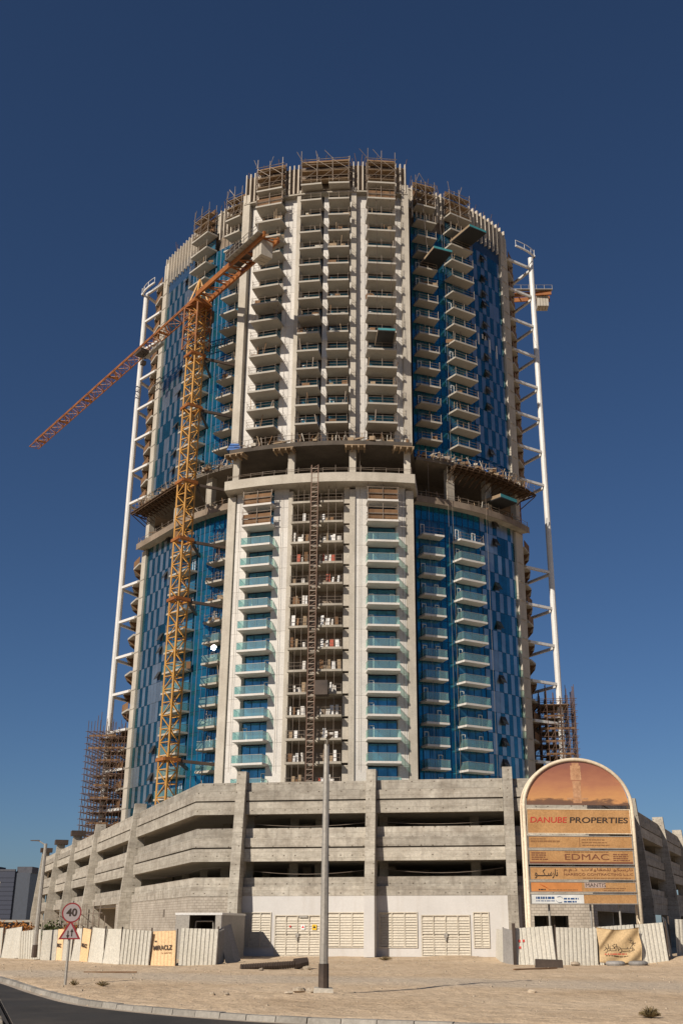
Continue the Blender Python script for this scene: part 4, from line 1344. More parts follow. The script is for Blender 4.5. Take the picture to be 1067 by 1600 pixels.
HS = [(arc_pt(-8.8), arc_rz(-8.8), 4.6, 'pipe scaffold with brown boards on the head of the left white balcony column'),
      (arc_pt(0.5), arc_rz(0.5), 8.0, 'wide pipe scaffold with brown boards on the top of the middle balcony columns'),
      (arc_pt(9.6), arc_rz(9.6), 4.7, 'pipe scaffold with brown boards on the head of the right white balcony column'),
      (wing_pt(16.2), wing_rz(16.2), 3.6, 'pipe scaffold on the right wing balcony head next to the white bay'),
      (wing_pt(21.75), wing_rz(21.75), 4.4, 'pipe scaffold on the outer right wing balcony head above a loading platform'),
      (wing_pt(-16.1), wing_rz(-16.1), 3.4, 'pipe scaffold on the left wing balcony head next to the white bay'),
      (wing_pt(-22.9), wing_rz(-22.9), 4.6, 'pipe scaffold on the outer left wing balcony head above the crane jib')]
for i, (p, rz, w, lab) in enumerate(HS):
    head_scaffold(p, rz, w, lab, seed=i)
# timber hoardings left on single balconies: closed faces of plywood
for pt, rz, z, w, nm in ((arc_pt(-8.8), arc_rz(-8.8), 115.6, 4.6, 'on the highest left white balcony'), (arc_pt(9.6), arc_rz(9.6), 115.6, 4.6, 'on the highest right white balcony'),
                     (arc_pt(-8.8), arc_rz(-8.8), 61.26, 4.5, 'on the left white balcony just under the ring slab'), (arc_pt(9.6), arc_rz(9.6), 61.26, 4.5, 'on the right white balcony just under the ring slab'), (arc_pt(-8.8), arc_rz(-8.8), 58.06, 4.5, 'on the second left white balcony under the ring slab'), (arc_pt(9.6), arc_rz(9.6), 58.06, 4.5, 'on the second right white balcony under the ring slab')):
    t = thing('balcony_hoarding', 'brown plywood hoarding with pipe rails ' + nm, 'hoarding', tloc(pt[0], -pt[1], z + 0.16), TROT + rz, 'plywood hoardings on balconies')
    MB().box(-w / 2, w / 2, -1.5, -1.42, 0.1, 0.9).build('plywood_sheet', 'plywood', t)
    MB().box(-w / 2, w / 2, -1.48, -1.4, 1.1, 1.7).build('plywood_sheet', 'plywood', t)
    mb = MB()
    for x in (-w / 2, 0, w / 2):
        mb.tube((x, -1.6, 0), (x, -1.6, 2.6), 0.05, 5)
    for zz in (0.95, 1.05, 2.0):
        mb.tube((-w / 2 - 0.2, -1.62, zz), (w / 2 + 0.2, -1.62, zz), 0.05, 5)
    mb.build('pipe_frame', 'tube', t)

# rods standing on the roof edge
mb = MB()
rr = random.Random(5)
for i in range(46):
    u = rr.uniform(-33, 30)
    p = arc_pt(u, -0.4) if abs(u) < 13.8 else wing_pt(u, -0.5)
    mb.tube((*p, ZTOP - 1.5), (p[0] + rr.uniform(-0.8, 0.8), p[1] + rr.uniform(-0.5, 0.2), ZTOP + rr.uniform(0.4, 2.4)), 0.05, 4)
tag(mb.build('roof_edge_rods', 'rust_tube', tower), kind='stuff')

# --- suspended cradles
def cradle(pt, rz, z, label, w=3.9, dep=2.2, h=1.9, top=ZTOP, tilt=0.0):
    t = thing('loading_platform', label, 'platform', tloc(pt[0], -pt[1], z), TROT + rz, 'cantilevered loading platforms')
    mb = MB(); mb.box(-w / 2, w / 2, -dep, 0, 0, 0.15); mb.build('deck', 'black', t)
    mb = MB(); mb.box(-w / 2, w / 2, -dep, -dep + 0.06, 0.16, h); mb.build('front_screen', 'teal', t)
    mb = MB(); mb.box(-w / 2, -w / 2 + 0.06, -dep + 0.062, 0, 0.16, h); mb.box(w / 2 - 0.06, w / 2, -dep + 0.062, 0, 0.16, h); mb.build('side_screens', 'timber', t)
    mb = MB()
    for x in (-w / 2 + 0.2, w / 2 - 0.2):
        mb.tube((x, -dep / 2, h), (x, -0.6, top - z), 0.035, 4)
    mb.build('ropes', 'steel_dark', t)
cradle(wing_pt(16.9, 0.8), wing_rz(16.9), 107.2, 'dark loading platform jutting from the right wing next to the white bay', 3.4, 5.4, 0.55)
cradle(wing_pt(21.9, 0.8), wing_rz(21.9), 113.6, 'teal edged dark loading platform jutting near the top of the right wing', 3.6, 5.6, 0.55)
cradle(arc_pt(9.9, 0.6), arc_rz(9.9), 88.0, 'teal edged dark loading platform jutting from the right white balcony column', 2.7, 4.9, 0.5)
cradle(wing_pt(26.2, -0.4), wing_rz(26.2), 66.0, 'teal edged loading platform jutting from the service floor of the right wing', 4.0, 4.2, 0.7, top=70.3)

# --- ropes hanging down the facades
mb = MB()
for u, z0, z1, f in [(-7.0 + 0.25 * k, 72, 117, arc_pt) for k in (2, 5)] + [(12.3, 72, 117, arc_pt), (12.9, 72, 117, arc_pt), (6.3, 22, 116, arc_pt), (18.4, 20, 70, wing_pt), (24.0, 20, 70, wing_pt), (19.0, 20, 118, wing_pt), (-18.2, 20, 116, wing_pt), (15.6, 20, 70, wing_pt), (-12.0, 22, 63, arc_pt), (-5.4, 22, 63, arc_pt), (12.5, 22, 63, arc_pt)]:
    p = f(u, 1.9 if f is wing_pt else 0.35)
    mb.tube((*p, z0), (*p, z1), 0.025, 4)
tag(mb.build('facade_ropes', 'tube', tower), kind='stuff')

# round mirror added at the left wing, aimed to throw a sun glint at the camera
gp = tloc(-15.3, 37.1, 40.1)
hv = (TO_SUN + (Vector((0, 0, CAM_H)) - gp).normalized()).normalized()
M['mirror_pane'] = glassy('sun_glint_mirror', (0.75, 0.8, 0.85), metal=1.0, rough=0.03, var=0.0)
n_ = M['mirror_pane'].node_tree
for lk in list(n_.links):
    if lk.to_socket.name == 'Normal' and lk.to_node.type == 'BSDF_PRINCIPLED': n_.links.remove(lk)
pane = MB().cone((0, -0.02, 0), (0, 0.02, 0), 0.36, 0.36, 20).build('glint_disc', 'mirror_pane', None, gp)
pane.rotation_euler = hv.to_track_quat('-Y', 'Z').to_euler()
tag(pane, 'small round mirror added for a sun glint beside a left wing balcony', 'mirror disc')

# --- foot scaffolds left and right of the tower
def foot_scaffold(corner, eu, ev, nu, nv, z0, z1, label, seed):
    r = random.Random(seed)
    t = thing('scaffold_tower', label, 'scaffold', tloc(corner[0], corner[1], z0), TROT, 'scaffolds round the outrigger feet')
    du, dv = eu / nu, ev / nv
    mbv, mbh = MB(), MB()
    H = z1 - z0
    lv = [i * 2.0 for i in range(int(H / 2.0) + 1)]
    for i in range(nu + 1):
        for j in range(nv + 1):
            mbv.tube((i * du, -j * dv, 0), (i * du, -j * dv, H + r.uniform(0.2, 3.0)), 0.05, 4)
    for z in lv:
        for j in range(nv + 1):
            for dz in (0.0, 0.95):
                mbh.tube((-0.4, -j * dv, z + dz), (eu + 0.4, -j * dv, z + dz), 0.045, 4)
        for i in range(nu + 1):
            for dz in (0.0, 0.95):
                mbh.tube((i * du, 0.3, z + dz), (i * du, -ev - 0.4, z + dz), 0.045, 4)
    mbd = MB()
    for z in lv[:-1]:
        for i in range(nu):
            for j in (0, nv):
                if r.random() < 0.6:
                    mbd.tube((i * du, -j * dv, z), ((i + 1) * du, -j * dv, z + 2.0), 0.04, 4)
        for j in range(nv):
            for i in (0, nu):
                if r.random() < 0.6:
                    mbd.tube((i * du, -j * dv, z), (i * du, -(j + 1) * dv, z + 2.0), 0.04, 4)
    mbv.build('standards', 'rust_tube', t); mbh.build('ledgers', 'rust_tube', t); mbd.build('diagonals', 'rust_tube', t)
    for z in lv[1::1]:
        if r.random() < 0.95:
            x0, x1 = sorted((r.uniform(0, eu * 0.35), r.uniform(eu * 0.6, eu)))
            MB().box(x0, x1, -ev * r.uniform(0.5, 1.0), 0, z + 0.06, z + 0.13).build('plank_deck', 'timber', t)
        for jj in (0.0, 0.5, 0.95):
            if r.random() < 0.6:
                MB().box(eu * r.uniform(0, 0.3), eu * r.uniform(0.6, 1.0), -ev * jj - 0.1, -ev * jj, z + 0.15, z + 0.42).build('toe_board', 'plywood', t)
        if r.random() < 0.5:
            MB().box(eu * 0.1, eu * 0.9, -ev * 0.3, -ev * 0.22, z + 0.15, z + 0.3).build('toe_board', 'plywood', t)
foot_scaffold((-41.6, 7.5), 6.4, 7.0, 6, 5, 11.2, 32.5, 'dense rusty pipe scaffold around the foot of the left white mast', 1)
foot_scaffold((31.6, 6.2), 6.6, 7.6, 6, 5, 11.2, 36.0, 'dense rusty pipe scaffold around the foot of the right white mast', 2)

# loose props, planks and crates along both deck edges
def clutter(pts_fn, us, z, nper, seed, name):
    r = random.Random(seed); a_ = MB(); 
    for u in us:
        for k in range(nper):
            p = pts_fn(u + r.uniform(-0.5, 0.5), r.uniform(0.6, 2.6))
            t = r.random(); mi = r.choice((0, 0, 1, 1, 2, 3))
            if t < 0.5:
                a_.beam((*p, z), (p[0] + r.uniform(-0.7, 0.7), p[1] + r.uniform(-0.3, 0.3), z + r.uniform(0.5, 1.6)), 0.08, 0.1, mi)
            elif t < 0.8:
                w = r.uniform(0.15, 0.5); h = r.uniform(0.2, 0.7)
                a_.box(p[0] - w, p[0] + w, p[1] - 0.25, p[1] + 0.25, z, z + h, mi)
            else:
                a_.beam((p[0] - 0.8, p[1], z + r.uniform(0.1, 0.9)), (p[0] + 0.8, p[1] + r.uniform(-0.3, 0.3), z + r.uniform(0.1, 0.9)), 0.12, 0.07, mi)
    return tag(a_.build(name, ['timber', 'plywood', 'tube', 'concrete_light'], tower), kind='stuff')
clutter(wing_pt, span(14.5, 30.5, 0.7), 70.92, 4, 1, 'deck_clutter')
clutter(wing_pt, span(-33.8, -14.5, 0.7), 70.92, 4, 2, 'deck_clutter')
clutter(lambda u, o: arc_pt(u, o - 0.4), span(-13.2, 13.4, 0.8), 70.87, 2, 3, 'deck_clutter')
clutter(lambda u, o: wing_pt(u, o - 0.9), span(14.8, 30.2, 0.9), 64.11, 2, 4, 'ledge_clutter')
clutter(lambda u, o: wing_pt(u, o - 0.9), span(-33.4, -15, 0.9), 64.11, 2, 5, 'ledge_clutter')
# lengths of pipe and ply leaning in a few balconies of the upper half, so no two floors are alike
r = random.Random(21)
bc = MB()
for uc, f, w in ((-8.8, arc_pt, 4.2), (9.6, arc_pt, 4.2), (-1.75, arc_pt, 3.0), (2.8, arc_pt, 3.0), (16.2, wing_pt, 3.2), (21.75, wing_pt, 4.0), (-16.1, wing_pt, 3.0), (-22.9, wing_pt, 4.4)):
    for z in ZU + (ZL if f is wing_pt and uc < 0 else []):
        for k in range(r.choice((0, 1, 2, 3, 5))):
            p = f(uc + r.uniform(-w / 2, w / 2), r.uniform(0.3, 1.6))
            if r.random() < 0.55:
                bc.beam((*p, z + 0.16), (p[0] + r.uniform(-0.4, 0.4), p[1] + 0.2, z + r.uniform(0.9, 2.9)), 0.07, 0.09, r.choice((0, 1, 2)))
            else:
                ww = r.uniform(0.2, 0.7)
                bc.box(p[0] - ww, p[0] + ww, p[1] - 0.04, p[1] + 0.06, z + 0.16, z + r.uniform(0.5, 1.3), r.choice((0, 1, 1, 3)))
tag(bc.build('balcony_clutter', ['timber', 'plywood', 'tube', 'concrete_light'], tower), kind='stuff')

# --- materials and tarps on the decks
for nm, uv, lab in (('a', (-13.2, 38.6), 'folded blue tarpaulin bundle at the left end of the centre deck'), ('b', (24.8, None), 'blue tarpaulin bundle on the right wing deck')):
    p = tloc(uv[0], uv[1] if uv[1] else -wing_pt(uv[0], 1.2)[1], 70.9)
    mb = MB(); r = random.Random(3)
    for i in range(3):
        w = 1.2 - 0.25 * i
        mb.hexa([(-w, -0.6, 0.38 * i), (w, -0.5, 0.38 * i), (w * 0.9, 0.5, 0.38 * i), (-w, 0.6, 0.38 * i)], [(-w * 0.9, -0.5, 0.38 * i + 0.36), (w * 0.85, -0.4, 0.38 * i + 0.37), (w * 0.8, 0.4, 0.38 * i + 0.36), (-w * 0.85, 0.5, 0.38 * i + 0.34)])
    o = mb.build('tarpaulin', 'tarp_blue', None, p, TROT); tag(o, lab, 'tarpaulin')
for u, lab in ((-5.6, 'pale timber pile on the centre deck left of the middle balconies'), (5.9, 'pale timber pile on the centre deck right of the middle balconies')):
    p = tloc(u, arc_v(u, 38.4), 70.86)
    t = thing('timber_pile', lab, 'timber', p, TROT)
    for i in range(5):
        MB().beam((-1.2, -0.4 + 0.2 * i, 0.15 + 0.03 * i), (1.2, -0.45 + 0.2 * i, 0.5 + 0.1 * i), 0.14, 0.22).build('timber_piece', 'timber', t)

# ------------------------------------------------------------------ foreground: hoarding, billboard, street furniture
M['sheet'] = weathered('painted_sheet_steel', (0.47, 0.445, 0.38), (0.56, 0.535, 0.47), streak=0.18, bump=0.02, rough=0.55, obj_rand=0.12, dark=(0.38, 0.31, 0.22))
M['sheet_orange'] = weathered('faded_orange_banner', (0.66, 0.44, 0.235), (0.74, 0.53, 0.31), streak=0.1, bump=0.02, rough=0.6)
M['sheet_grey'] = weathered('bare_sheet_steel', (0.20, 0.19, 0.18), (0.30, 0.285, 0.27), streak=0.2, bump=0.05, rough=0.6, obj_rand=0.2)
M['board_print'] = weathered('billboard_vinyl', (0.37, 0.20, 0.08), (0.48, 0.275, 0.12), streak=0.3, bump=0.0, rough=0.5, scale=0.8, dark=(0.32, 0.15, 0.05))
M['cream_steel'] = weathered('cream_painted_pipe', (0.58, 0.49, 0.36), (0.72, 0.62, 0.47), streak=0.35, bump=0.05, rough=0.5, dark=(0.30, 0.13, 0.045))
M['board_white'] = plain('white_vinyl', (0.66, 0.66, 0.63), 0.5)
M['sign_face'] = plain('shaded_sign_face', (0.33, 0.285, 0.28), 0.6, var=0.1)  # shade on the sign is put into this dull base colour
M['sign_rim'] = plain('shaded_sign_red', (0.24, 0.022, 0.026), 0.6)  # rim red darkened likewise, its shade painted into the colour
M['ink_red'] = plain('red_ink', (0.45, 0.045, 0.03), 0.5, var=0.05)
M['ink_dark'] = plain('dark_ink', (0.045, 0.03, 0.022), 0.5, var=0.05)
M['ink_brown'] = plain('brown_ink', (0.17, 0.065, 0.035), 0.5, var=0.05)
M['ink_blue'] = plain('blue_ink', (0.03, 0.08, 0.2), 0.5, var=0.05)
M['ink_orange'] = plain('orange_ink', (0.55, 0.13, 0.03), 0.5, var=0.05)
M['ink_faint'] = plain('faint_ink', (0.24, 0.12, 0.05), 0.5, var=0.05)
M['cloth'] = weathered('tan_canvas', (0.42, 0.29, 0.145), (0.54, 0.395, 0.225), streak=0.15, bump=0.1)

def text(body, size, mat, parent, loc, rz=0.0, align='LEFT', fit=None, shear=0.0, bold=0.0, name='lettering'):
    c = bpy.data.curves.new(name, 'FONT')
    c.body = body; c.size = size; c.extrude = 0.006; c.align_x = align; c.align_y = 'CENTER'; c.shear = shear; c.offset = bold
    c.materials.append(M[mat])
    tmp = bpy.data.objects.new(name, c); COL.objects.link(tmp)
    bpy.context.view_layer.update()
    dg = bpy.context.evaluated_depsgraph_get()
    me = bpy.data.meshes.new_from_object(tmp.evaluated_get(dg))
    bpy.data.objects.remove(tmp)
    w = max(v.co.x for v in me.vertices) - min(v.co.x for v in me.vertices)
    o = put(me, name, parent, loc, rot=(pi / 2, 0, rz))
    if fit and w > 1e-3:
        o.scale = (fit / w, 1, 1)
    return o

def smallprint(parent, x0, x1, z, h, mat, seed=0, y=-0.03, rows=1, pitch=0.1):
    """faded lines of illegible print, raised a hair off the board"""
    r = random.Random(seed); mb = MB()
    for k in range(rows):
        x = x0
        xe = x1 - (r.uniform(0, 0.3) * (x1 - x0) if rows > 1 else 0)
        while x < xe - 0.03:
            w = min(r.uniform(0.07, 0.28), xe - x)
            mb.box(x, x + w, y - 0.004, y, z - k * pitch, z - k * pitch + h)
            x += w + r.uniform(0.03, 0.06)
    return tag(mb.build('small_print', mat, parent), kind='stuff')

def corrugated(w, h, pitch=0.23, amp=0.035, nz=3, lean=0.0):
    mb = MB()
    prof = []
    x = -w / 2; up = False
    seq = [0.0, 0.28, 0.42, 0.86, 1.0]
    k = max(1, int(round(w / pitch)))
    for i in range(k):
        for t, yv in ((0.0, 0), (0.34, 0), (0.46, -amp), (0.86, -amp), (0.98, 0)):
            prof.append((-w / 2 + (i + t) * w / k, yv))
    prof.append((w / 2, 0))
    npf = len(prof)
    for side in (0, 0.012):
        for j in range(2):
            for px_, py_ in prof:
                mb.v.append((px_, py_ + side, h * j))
    def idx(s, j, i): return s * 2 * npf + j * npf + i
    for i in range(npf - 1):
        mb.f.append([idx(0, 0, i), idx(0, 0, i + 1), idx(0, 1, i + 1), idx(0, 1, i)]); mb.m.append(0)
        mb.f.append([idx(1, 0, i + 1), idx(1, 0, i), idx(1, 1, i), idx(1, 1, i + 1)]); mb.m.append(0)
        mb.f.append([idx(0, 1, i), idx(0, 1, i + 1), idx(1, 1, i + 1), idx(1, 1, i)]); mb.m.append(0)
    for i in (0, npf - 1):
        mb.f.append([idx(0, 0, i), idx(0, 1, i), idx(1, 1, i), idx(1, 0, i)]); mb.m.append(0)
    return mb

def fence_run(root, spec, seed):
    """spec: (x0, y0, x1, y1, kind, h)"""
    r = random.Random(seed)
    out = []
    for x0, y0, x1, y1, kind, h in spec:
        d = Vector((x1 - x0, y1 - y0)); L = d.length
        rz = atan2(d.y, d.x)
        c = ((x0 + x1) / 2 - root.location.x, (y0 + y1) / 2 - root.location.y)
        zb = g_height((x0 + x1) / 2, (y0 + y1) / 2) - 0.04
        if kind in ('corr', 'grey'):
            mb = corrugated(L - 0.02, h, 0.25, 0.055)
        elif kind == 'dark':
            mb = corrugated(L - 0.02, h, 0.5, 0.03)
        else:
            mb = corrugated(L - 0.02, h, 0.42 if kind == 'flat' else 0.2, 0.012)
        mat = {'corr': 'sheet', 'flat': 'sheet', 'orange': 'sheet_orange', 'grey': 'sheet_grey', 'dark': 'sheet_grey'}[kind]
        o = mb.build('fence_panel', mat, root)
        o.location = (c[0], c[1], zb)
        o.rotation_euler = (radians(r.uniform(-8, 2)), radians(r.choice((-1, 1)) * r.uniform(0.5, 4.6)), rz + r.uniform(-0.03, 0.03))
        MB().box(-0.035, 0.035, 0.03, 0.1, -0.1, h + 0.12).build('fence_post', 'steel_dark', root, (x1 - root.location.x, y1 - root.location.y, zb), rz)
        out.append(o)
    return out

fl = thing('hoarding_fence', 'run of leaning cream sheet steel hoarding panels left of the white wall', 'fence', (-12.0, 68.4, 0))
spec = [(-30.9, 88.2, -29.0, 85.9, 'flat', 2.0), (-29.0, 85.9, -27.3, 84.0, 'flat', 2.0), (-27.3, 84.0, -26.2, 82.6, 'flat', 2.05), (-26.2, 82.6, -24.2, 80.3, 'flat', 2.05),
        (-24.2, 80.3, -22.3, 78.9, 'corr', 1.9), (-22.3, 78.9, -20.6, 76.6, 'corr', 1.95), (-20.6, 76.6, -19.9, 75.4, 'orange', 1.95), (-19.9, 75.4, -19.0, 74.1, 'flat', 2.0), (-19.0, 74.1, -18.1, 72.8, 'flat', 2.0),
        (-18.1, 72.8, -17.3, 71.6, 'orange', 1.95), (-17.3, 71.6, -16.0, 70.0, 'flat', 2.0), (-16.0, 70.0, -14.75, 68.9, 'flat', 2.0), (-14.75, 68.9, -12.85, 68.4, 'corr', 1.95), (-12.8, 68.45, -11.3, 68.35, 'orange', 1.95), (-11.15, 68.5, -8.85, 68.2, 'corr', 2.05),
        (-8.8, 68.3, -8.75, 70.5, 'grey', 1.9)]
panels = fence_run(fl, spec, 4)
text('MIRACLZ', 0.36, 'ink_dark', panels[13], (-0.6, -0.055, 1.02), fit=1.12, bold=0.006)
smallprint(panels[13], -0.1, 0.5, 0.72, 0.03, 'ink_faint', 1, -0.05)
smallprint(panels[13], -0.52, -0.4, 1.36, 0.07, 'ink_dark', 2, -0.05)
text('MIRACLZ', 0.3, 'ink_dark', panels[9], (-0.5, -0.055, 0.95), fit=0.95, bold=0.01)
text('MIRACLZ', 0.3, 'ink_dark', panels[6], (-0.5, -0.055, 0.95), fit=0.95, bold=0.01)
panels[13]["label"] = 'orange banner panel lettered in black'
# loose sheets leaning at the fence end
for i, (x, y, rx, ry, rz, h, lab) in enumerate(((-8.35, 70.9, -14, -7, 78, 2.15, 'grey steel sheet leaning at the end of the left fence, nearest the fence'), (-8.2, 72.4, -16, -9, 72, 2.3, 'tall grey steel sheet leaning behind another at the left fence end'))):
    o = MB().box(-0.75, 0.75, -0.015, 0.015, 0, h).build('leaning_sheet', 'sheet_grey', None, (x, y, -0.02))
    o.rotation_euler = (radians(rx), radians(ry), radians(rz)); tag(o, lab, 'steel sheet', 'leaning steel sheets')

# site entrance box between the fence and the block wall
sb0 = Vector((-11.55, 79.0, 0))
gate = thing('entrance_box', 'grey metal clad entrance box with open front beside the block wall', 'entrance', sb0, radians(-7))
MB().box(-1.65, -0.72, -0.06, 0.0, 0, 2.85).build('front_panel', 'galv', gate)
MB().box(1.12, 1.5, -0.06, 0.0, 0, 2.85).build('front_panel', 'galv', gate)
MB().box(-1.75, 1.6, -0.08, 7.0, 2.854, 3.0).build('roof', 'white_steel', gate)
MB().box(-1.7, -1.652, 0.002, 7.0, 0, 2.85).build('side_panel', 'sheet_grey', gate)
MB().box(1.502, 1.55, -0.06, 7.0, 0, 2.85).build('side_panel', 'sheet_grey', gate)
MB().box(-1.64, 1.49, 6.5, 6.6, 0, 2.85).build('back_panel', 'steel_dark', gate)
mb = MB()
for x0_, x1_ in ((-0.6, -0.42), (0.95, 0.8)):
    mb.tube((x0_, 0.6, 0), (x1_, 0.6, 2.45), 0.05, 6)
mb.tube((-0.42, 0.6, 2.45), (0.8, 0.6, 2.45), 0.05, 6); mb.tube((-0.55, 0.6, 1.7), (0.9, 0.6, 1.7), 0.04, 6)
tag(mb.build('pipe_frame', 'galv', None, sb0, radians(-7)), 'pale pipe frame standing inside the dark entrance box', 'frame')

# right hoarding
frr = thing('hoarding_fence', 'run of corrugated sheet hoarding below the billboard', 'fence', (12.5, 68.2, 0))
spec = [(8.35, 75.2, 8.55, 72.4, 'flat', 1.9), (8.6, 72.4, 8.8, 68.6, 'grey', 2.0), (8.85, 68.4, 11.2, 68.2, 'corr', 2.15), (11.2, 68.25, 13.65, 68.2, 'corr', 2.1), (13.65, 68.35, 16.1, 68.2, 'corr', 2.2), (16.15, 68.2, 17.85, 68.3, 'corr', 2.2), (17.9, 68.3, 18.7, 70.6, 'dark', 2.2), (19.0, 70.8, 21.2, 71.2, 'corr', 2.2), (21.2, 71.2, 23.4, 71.5, 'corr', 2.2)]
rp_ = fence_run(frr, spec, 9)
MB().box(-0.09, 0.09, -0.12, 0.02, -0.1, 2.3).build('fence_post', 'steel_dark', frr, (8.75 - 12.5, 68.35 - 68.2, 0), 0)
smallprint(rp_[2], -1.0, -0.55, 1.35, 0.14, 'ink_red', 5, -0.04)
smallprint(rp_[2], -0.95, -0.75, 1.0, 0.12, 'ink_red', 6, -0.04)

def cloth_sheet(name, w, h, nx_, nz_, f, mat, loc, rz=0.0):
    mb = MB()
    for s in (0, 0.015):
        for j in range(nz_ + 1):
            for i in range(nx_ + 1):
                u, v = i / nx_, j / nz_
                x, y, z = f(u, v)
                mb.v.append((x * w - w / 2, y + s, z * h))
    def ix(s, i, j): return s * (nx_ + 1) * (nz_ + 1) + j * (nx_ + 1) + i
    for j in range(nz_):
        for i in range(nx_):
            mb.f.append([ix(0, i, j), ix(0, i + 1, j), ix(0, i + 1, j + 1), ix(0, i, j + 1)]); mb.m.append(0)
            mb.f.append([ix(1, i + 1, j), ix(1, i, j), ix(1, i, j + 1), ix(1, i + 1, j + 1)]); mb.m.append(0)
    for i in range(nx_):
        for j in (0, nz_):
            mb.f.append([ix(0, i, j), ix(1, i, j), ix(1, i + 1, j), ix(0, i + 1, j)]); mb.m.append(0)
    for j in range(nz_):
        for i in (0, nx_):
            mb.f.append([ix(0, i, j), ix(0, i, j + 1), ix(1, i, j + 1), ix(1, i, j)]); mb.m.append(0)
    return mb.build(name, mat, None, loc, rz, smooth=True)
def banner_f(u, v):
    fold = 0.10 * sin((u * 1.2 - v * 1.0) * 9.0 + 1.0) * (0.35 + u * 0.65) * (1 - 0.75 * math.exp(-((u - 0.45) ** 2 * 8 + (v - 0.45) ** 2 * 16)))
    crease = 0.10 * max(0, 1 - abs((v - 1.0) + (0.35 - u) * 1.6) * 7) if u < 0.4 else 0.0
    sag = -0.10 * sin(pi * u) * (1 - v) * 0.6
    return (u + 0.015 * sin(v * 5), -0.12 - fold - crease, v * (1 - 0.07 * sin(pi * u)) + sag + 0.05 * u * (1 - v))
ban = cloth_sheet('canvas_banner', 2.5, 1.92, 34, 24, banner_f, 'cloth', (14.9, 68.0, 0.16))
tag(ban, 'sagging tan canvas banner with black arabic lettering hung on the fence', 'banner')
AR_M = '\uFEB0\uFEE0\u0640\uFEDB\uFE8D\uFEAE\u0640\u0640\uFEF4\uFEE3'
text(AR_M, 0.40, 'ink_dark', ban, (-0.98, -0.27, 0.84), fit=1.75, bold=0.0)
smallprint(ban, -0.95, 0.35, 0.42, 0.06, 'ink_red', 8, -0.26)
mb = MB()
for k in range(5):
    a = k * 2 * pi / 5 + 0.3
    mb.beam((0.66, -0.27, 1.18), (0.66 + 0.16 * cos(a), -0.27, 1.18 + 0.16 * sin(a)), 0.04, 0.02)
mb.build('star_mark', 'ink_dark', ban)

# --- billboard
bb = thing('billboard', 'arch topped orange project billboard on cream pipe posts behind the right fence', 'billboard', (13.85, 72.3, 0), radians(5))
HW = 3.62
zs_ = lambda y: CAM_H + 72.3 * math.tan(radians(21.2) - math.atan((y - 800) / 1664.0))
def arch_pts(hw, z0, zr, y, n=24):
    return [(-hw * cos(pi * i / n), y, z0 + zr * sin(pi * i / n)) for i in range(n + 1)]
ZSP = zs_(1262)
for nm, y in (('front_frame', -0.05), ('rear_frame', 0.75)):
    mb = MB()
    pts = [(-HW, y, 0)] + arch_pts(HW, ZSP, zs_(1187) - ZSP, y, 40) + [(HW, y, 0)]
    mb.sweep(pts, 0.12 if y < 0 else 0.09, 8)
    mb.build(nm, 'cream_steel', bb, smooth=True)
for z in (2.0, 4.5, 7.0, 9.2):
    for x in (-HW, HW):
        MB().tube((x, -0.05, z), (x, 0.75, z + 0.6), 0.05, 5).build('frame_brace', 'cream_steel', bb)
for x in (-2.2, 0.5, 2.4):
    MB().tube((x, 0.45, 0), (x, 0.45, 4.0), 0.07, 6).build('rear_post', 'galv', bb)
PANELS = [(1264, 1303), (1306, 1326), (1328, 1351), (1354, 1375.5), (1377.5, 1394.5), (1396.5, 1413)]
pb = []
for k, (ya, yb) in enumerate(PANELS):
    z1, z0 = zs_(ya), zs_(yb)
    o = MB().box(-HW + 0.16, HW - 0.16, -0.02, 0.06, 0, z1 - z0).build('sign_board', 'board_print', bb, (0, 0, z0))
    mb = MB()
    hh = z1 - z0
    mb.box(-HW + 0.14, -HW + 0.2, -0.05, -0.022, 0, hh); mb.box(HW - 0.2, HW - 0.14, -0.05, -0.022, 0, hh)
    mb.box(-HW + 0.2, HW - 0.2, -0.045, -0.022, 0, 0.05); mb.box(-HW + 0.2, HW - 0.2, -0.045, -0.022, hh - 0.05, hh)
    mb.build('board_edging', 'galv' if k else 'cream_steel', o)
    pb.append((o, hh))
# arch panel with a faded sunset picture of a generic tower
m, n, l, b = nodes_of('sunset_print')
tc = n.new("ShaderNodeTexCoord"); sp = n.new("ShaderNodeSeparateXYZ"); l.new(tc.outputs["Object"], sp.inputs[0])
dv = n.new("ShaderNodeMath"); dv.operation = 'DIVIDE'; l.new(sp.outputs[2], dv.inputs[0]); dv.inputs[1].default_value = 3.2
nz = noise(n, l, mapping(n, l, tc.outputs["Object"], (0.5, 1, 1.6)), 1.2, 5, 0.65)
ad = n.new("ShaderNodeMath"); ad.operation = 'MULTIPLY_ADD'; l.new(nz, ad.inputs[0]); ad.inputs[1].default_value = 0.45; l.new(dv.outputs[0], ad.inputs[2])
sb_ = n.new("ShaderNodeMath"); sb_.operation = 'SUBTRACT'; l.new(ad.outputs[0], sb_.inputs[0]); sb_.inputs[1].default_value = 0.22
col = ramp(n, l, sb_.outputs[0], [(0.0, (0.14, 0.075, 0.05)), (0.08, (0.16, 0.085, 0.05)), (0.13, (0.50, 0.25, 0.10)), (0.45, (0.36, 0.155, 0.085)), (0.7, (0.27, 0.105, 0.065)), (0.95, (0.20, 0.085, 0.07))])
l.new(col, b.inputs["Base Color"]); b.inputs["Roughness"].default_value = 0.45
M['sunset'] = m
mb = MB()
ap = arch_pts(HW - 0.2, 0, zs_(1187) - ZSP - 0.2, -0.02)
mb.add([(x, -0.02, z) for x, _, z in ap] + [(x, 0.06, z) for x, _, z in ap], [tuple(range(25)), tuple(reversed(range(25, 50)))] + [(i, 25 + i, 25 + (i + 1) % 25, (i + 1) % 25) for i in range(25)])
arch = mb.build('arch_board', 'sunset', bb, (0, 0, zs_(1258)))
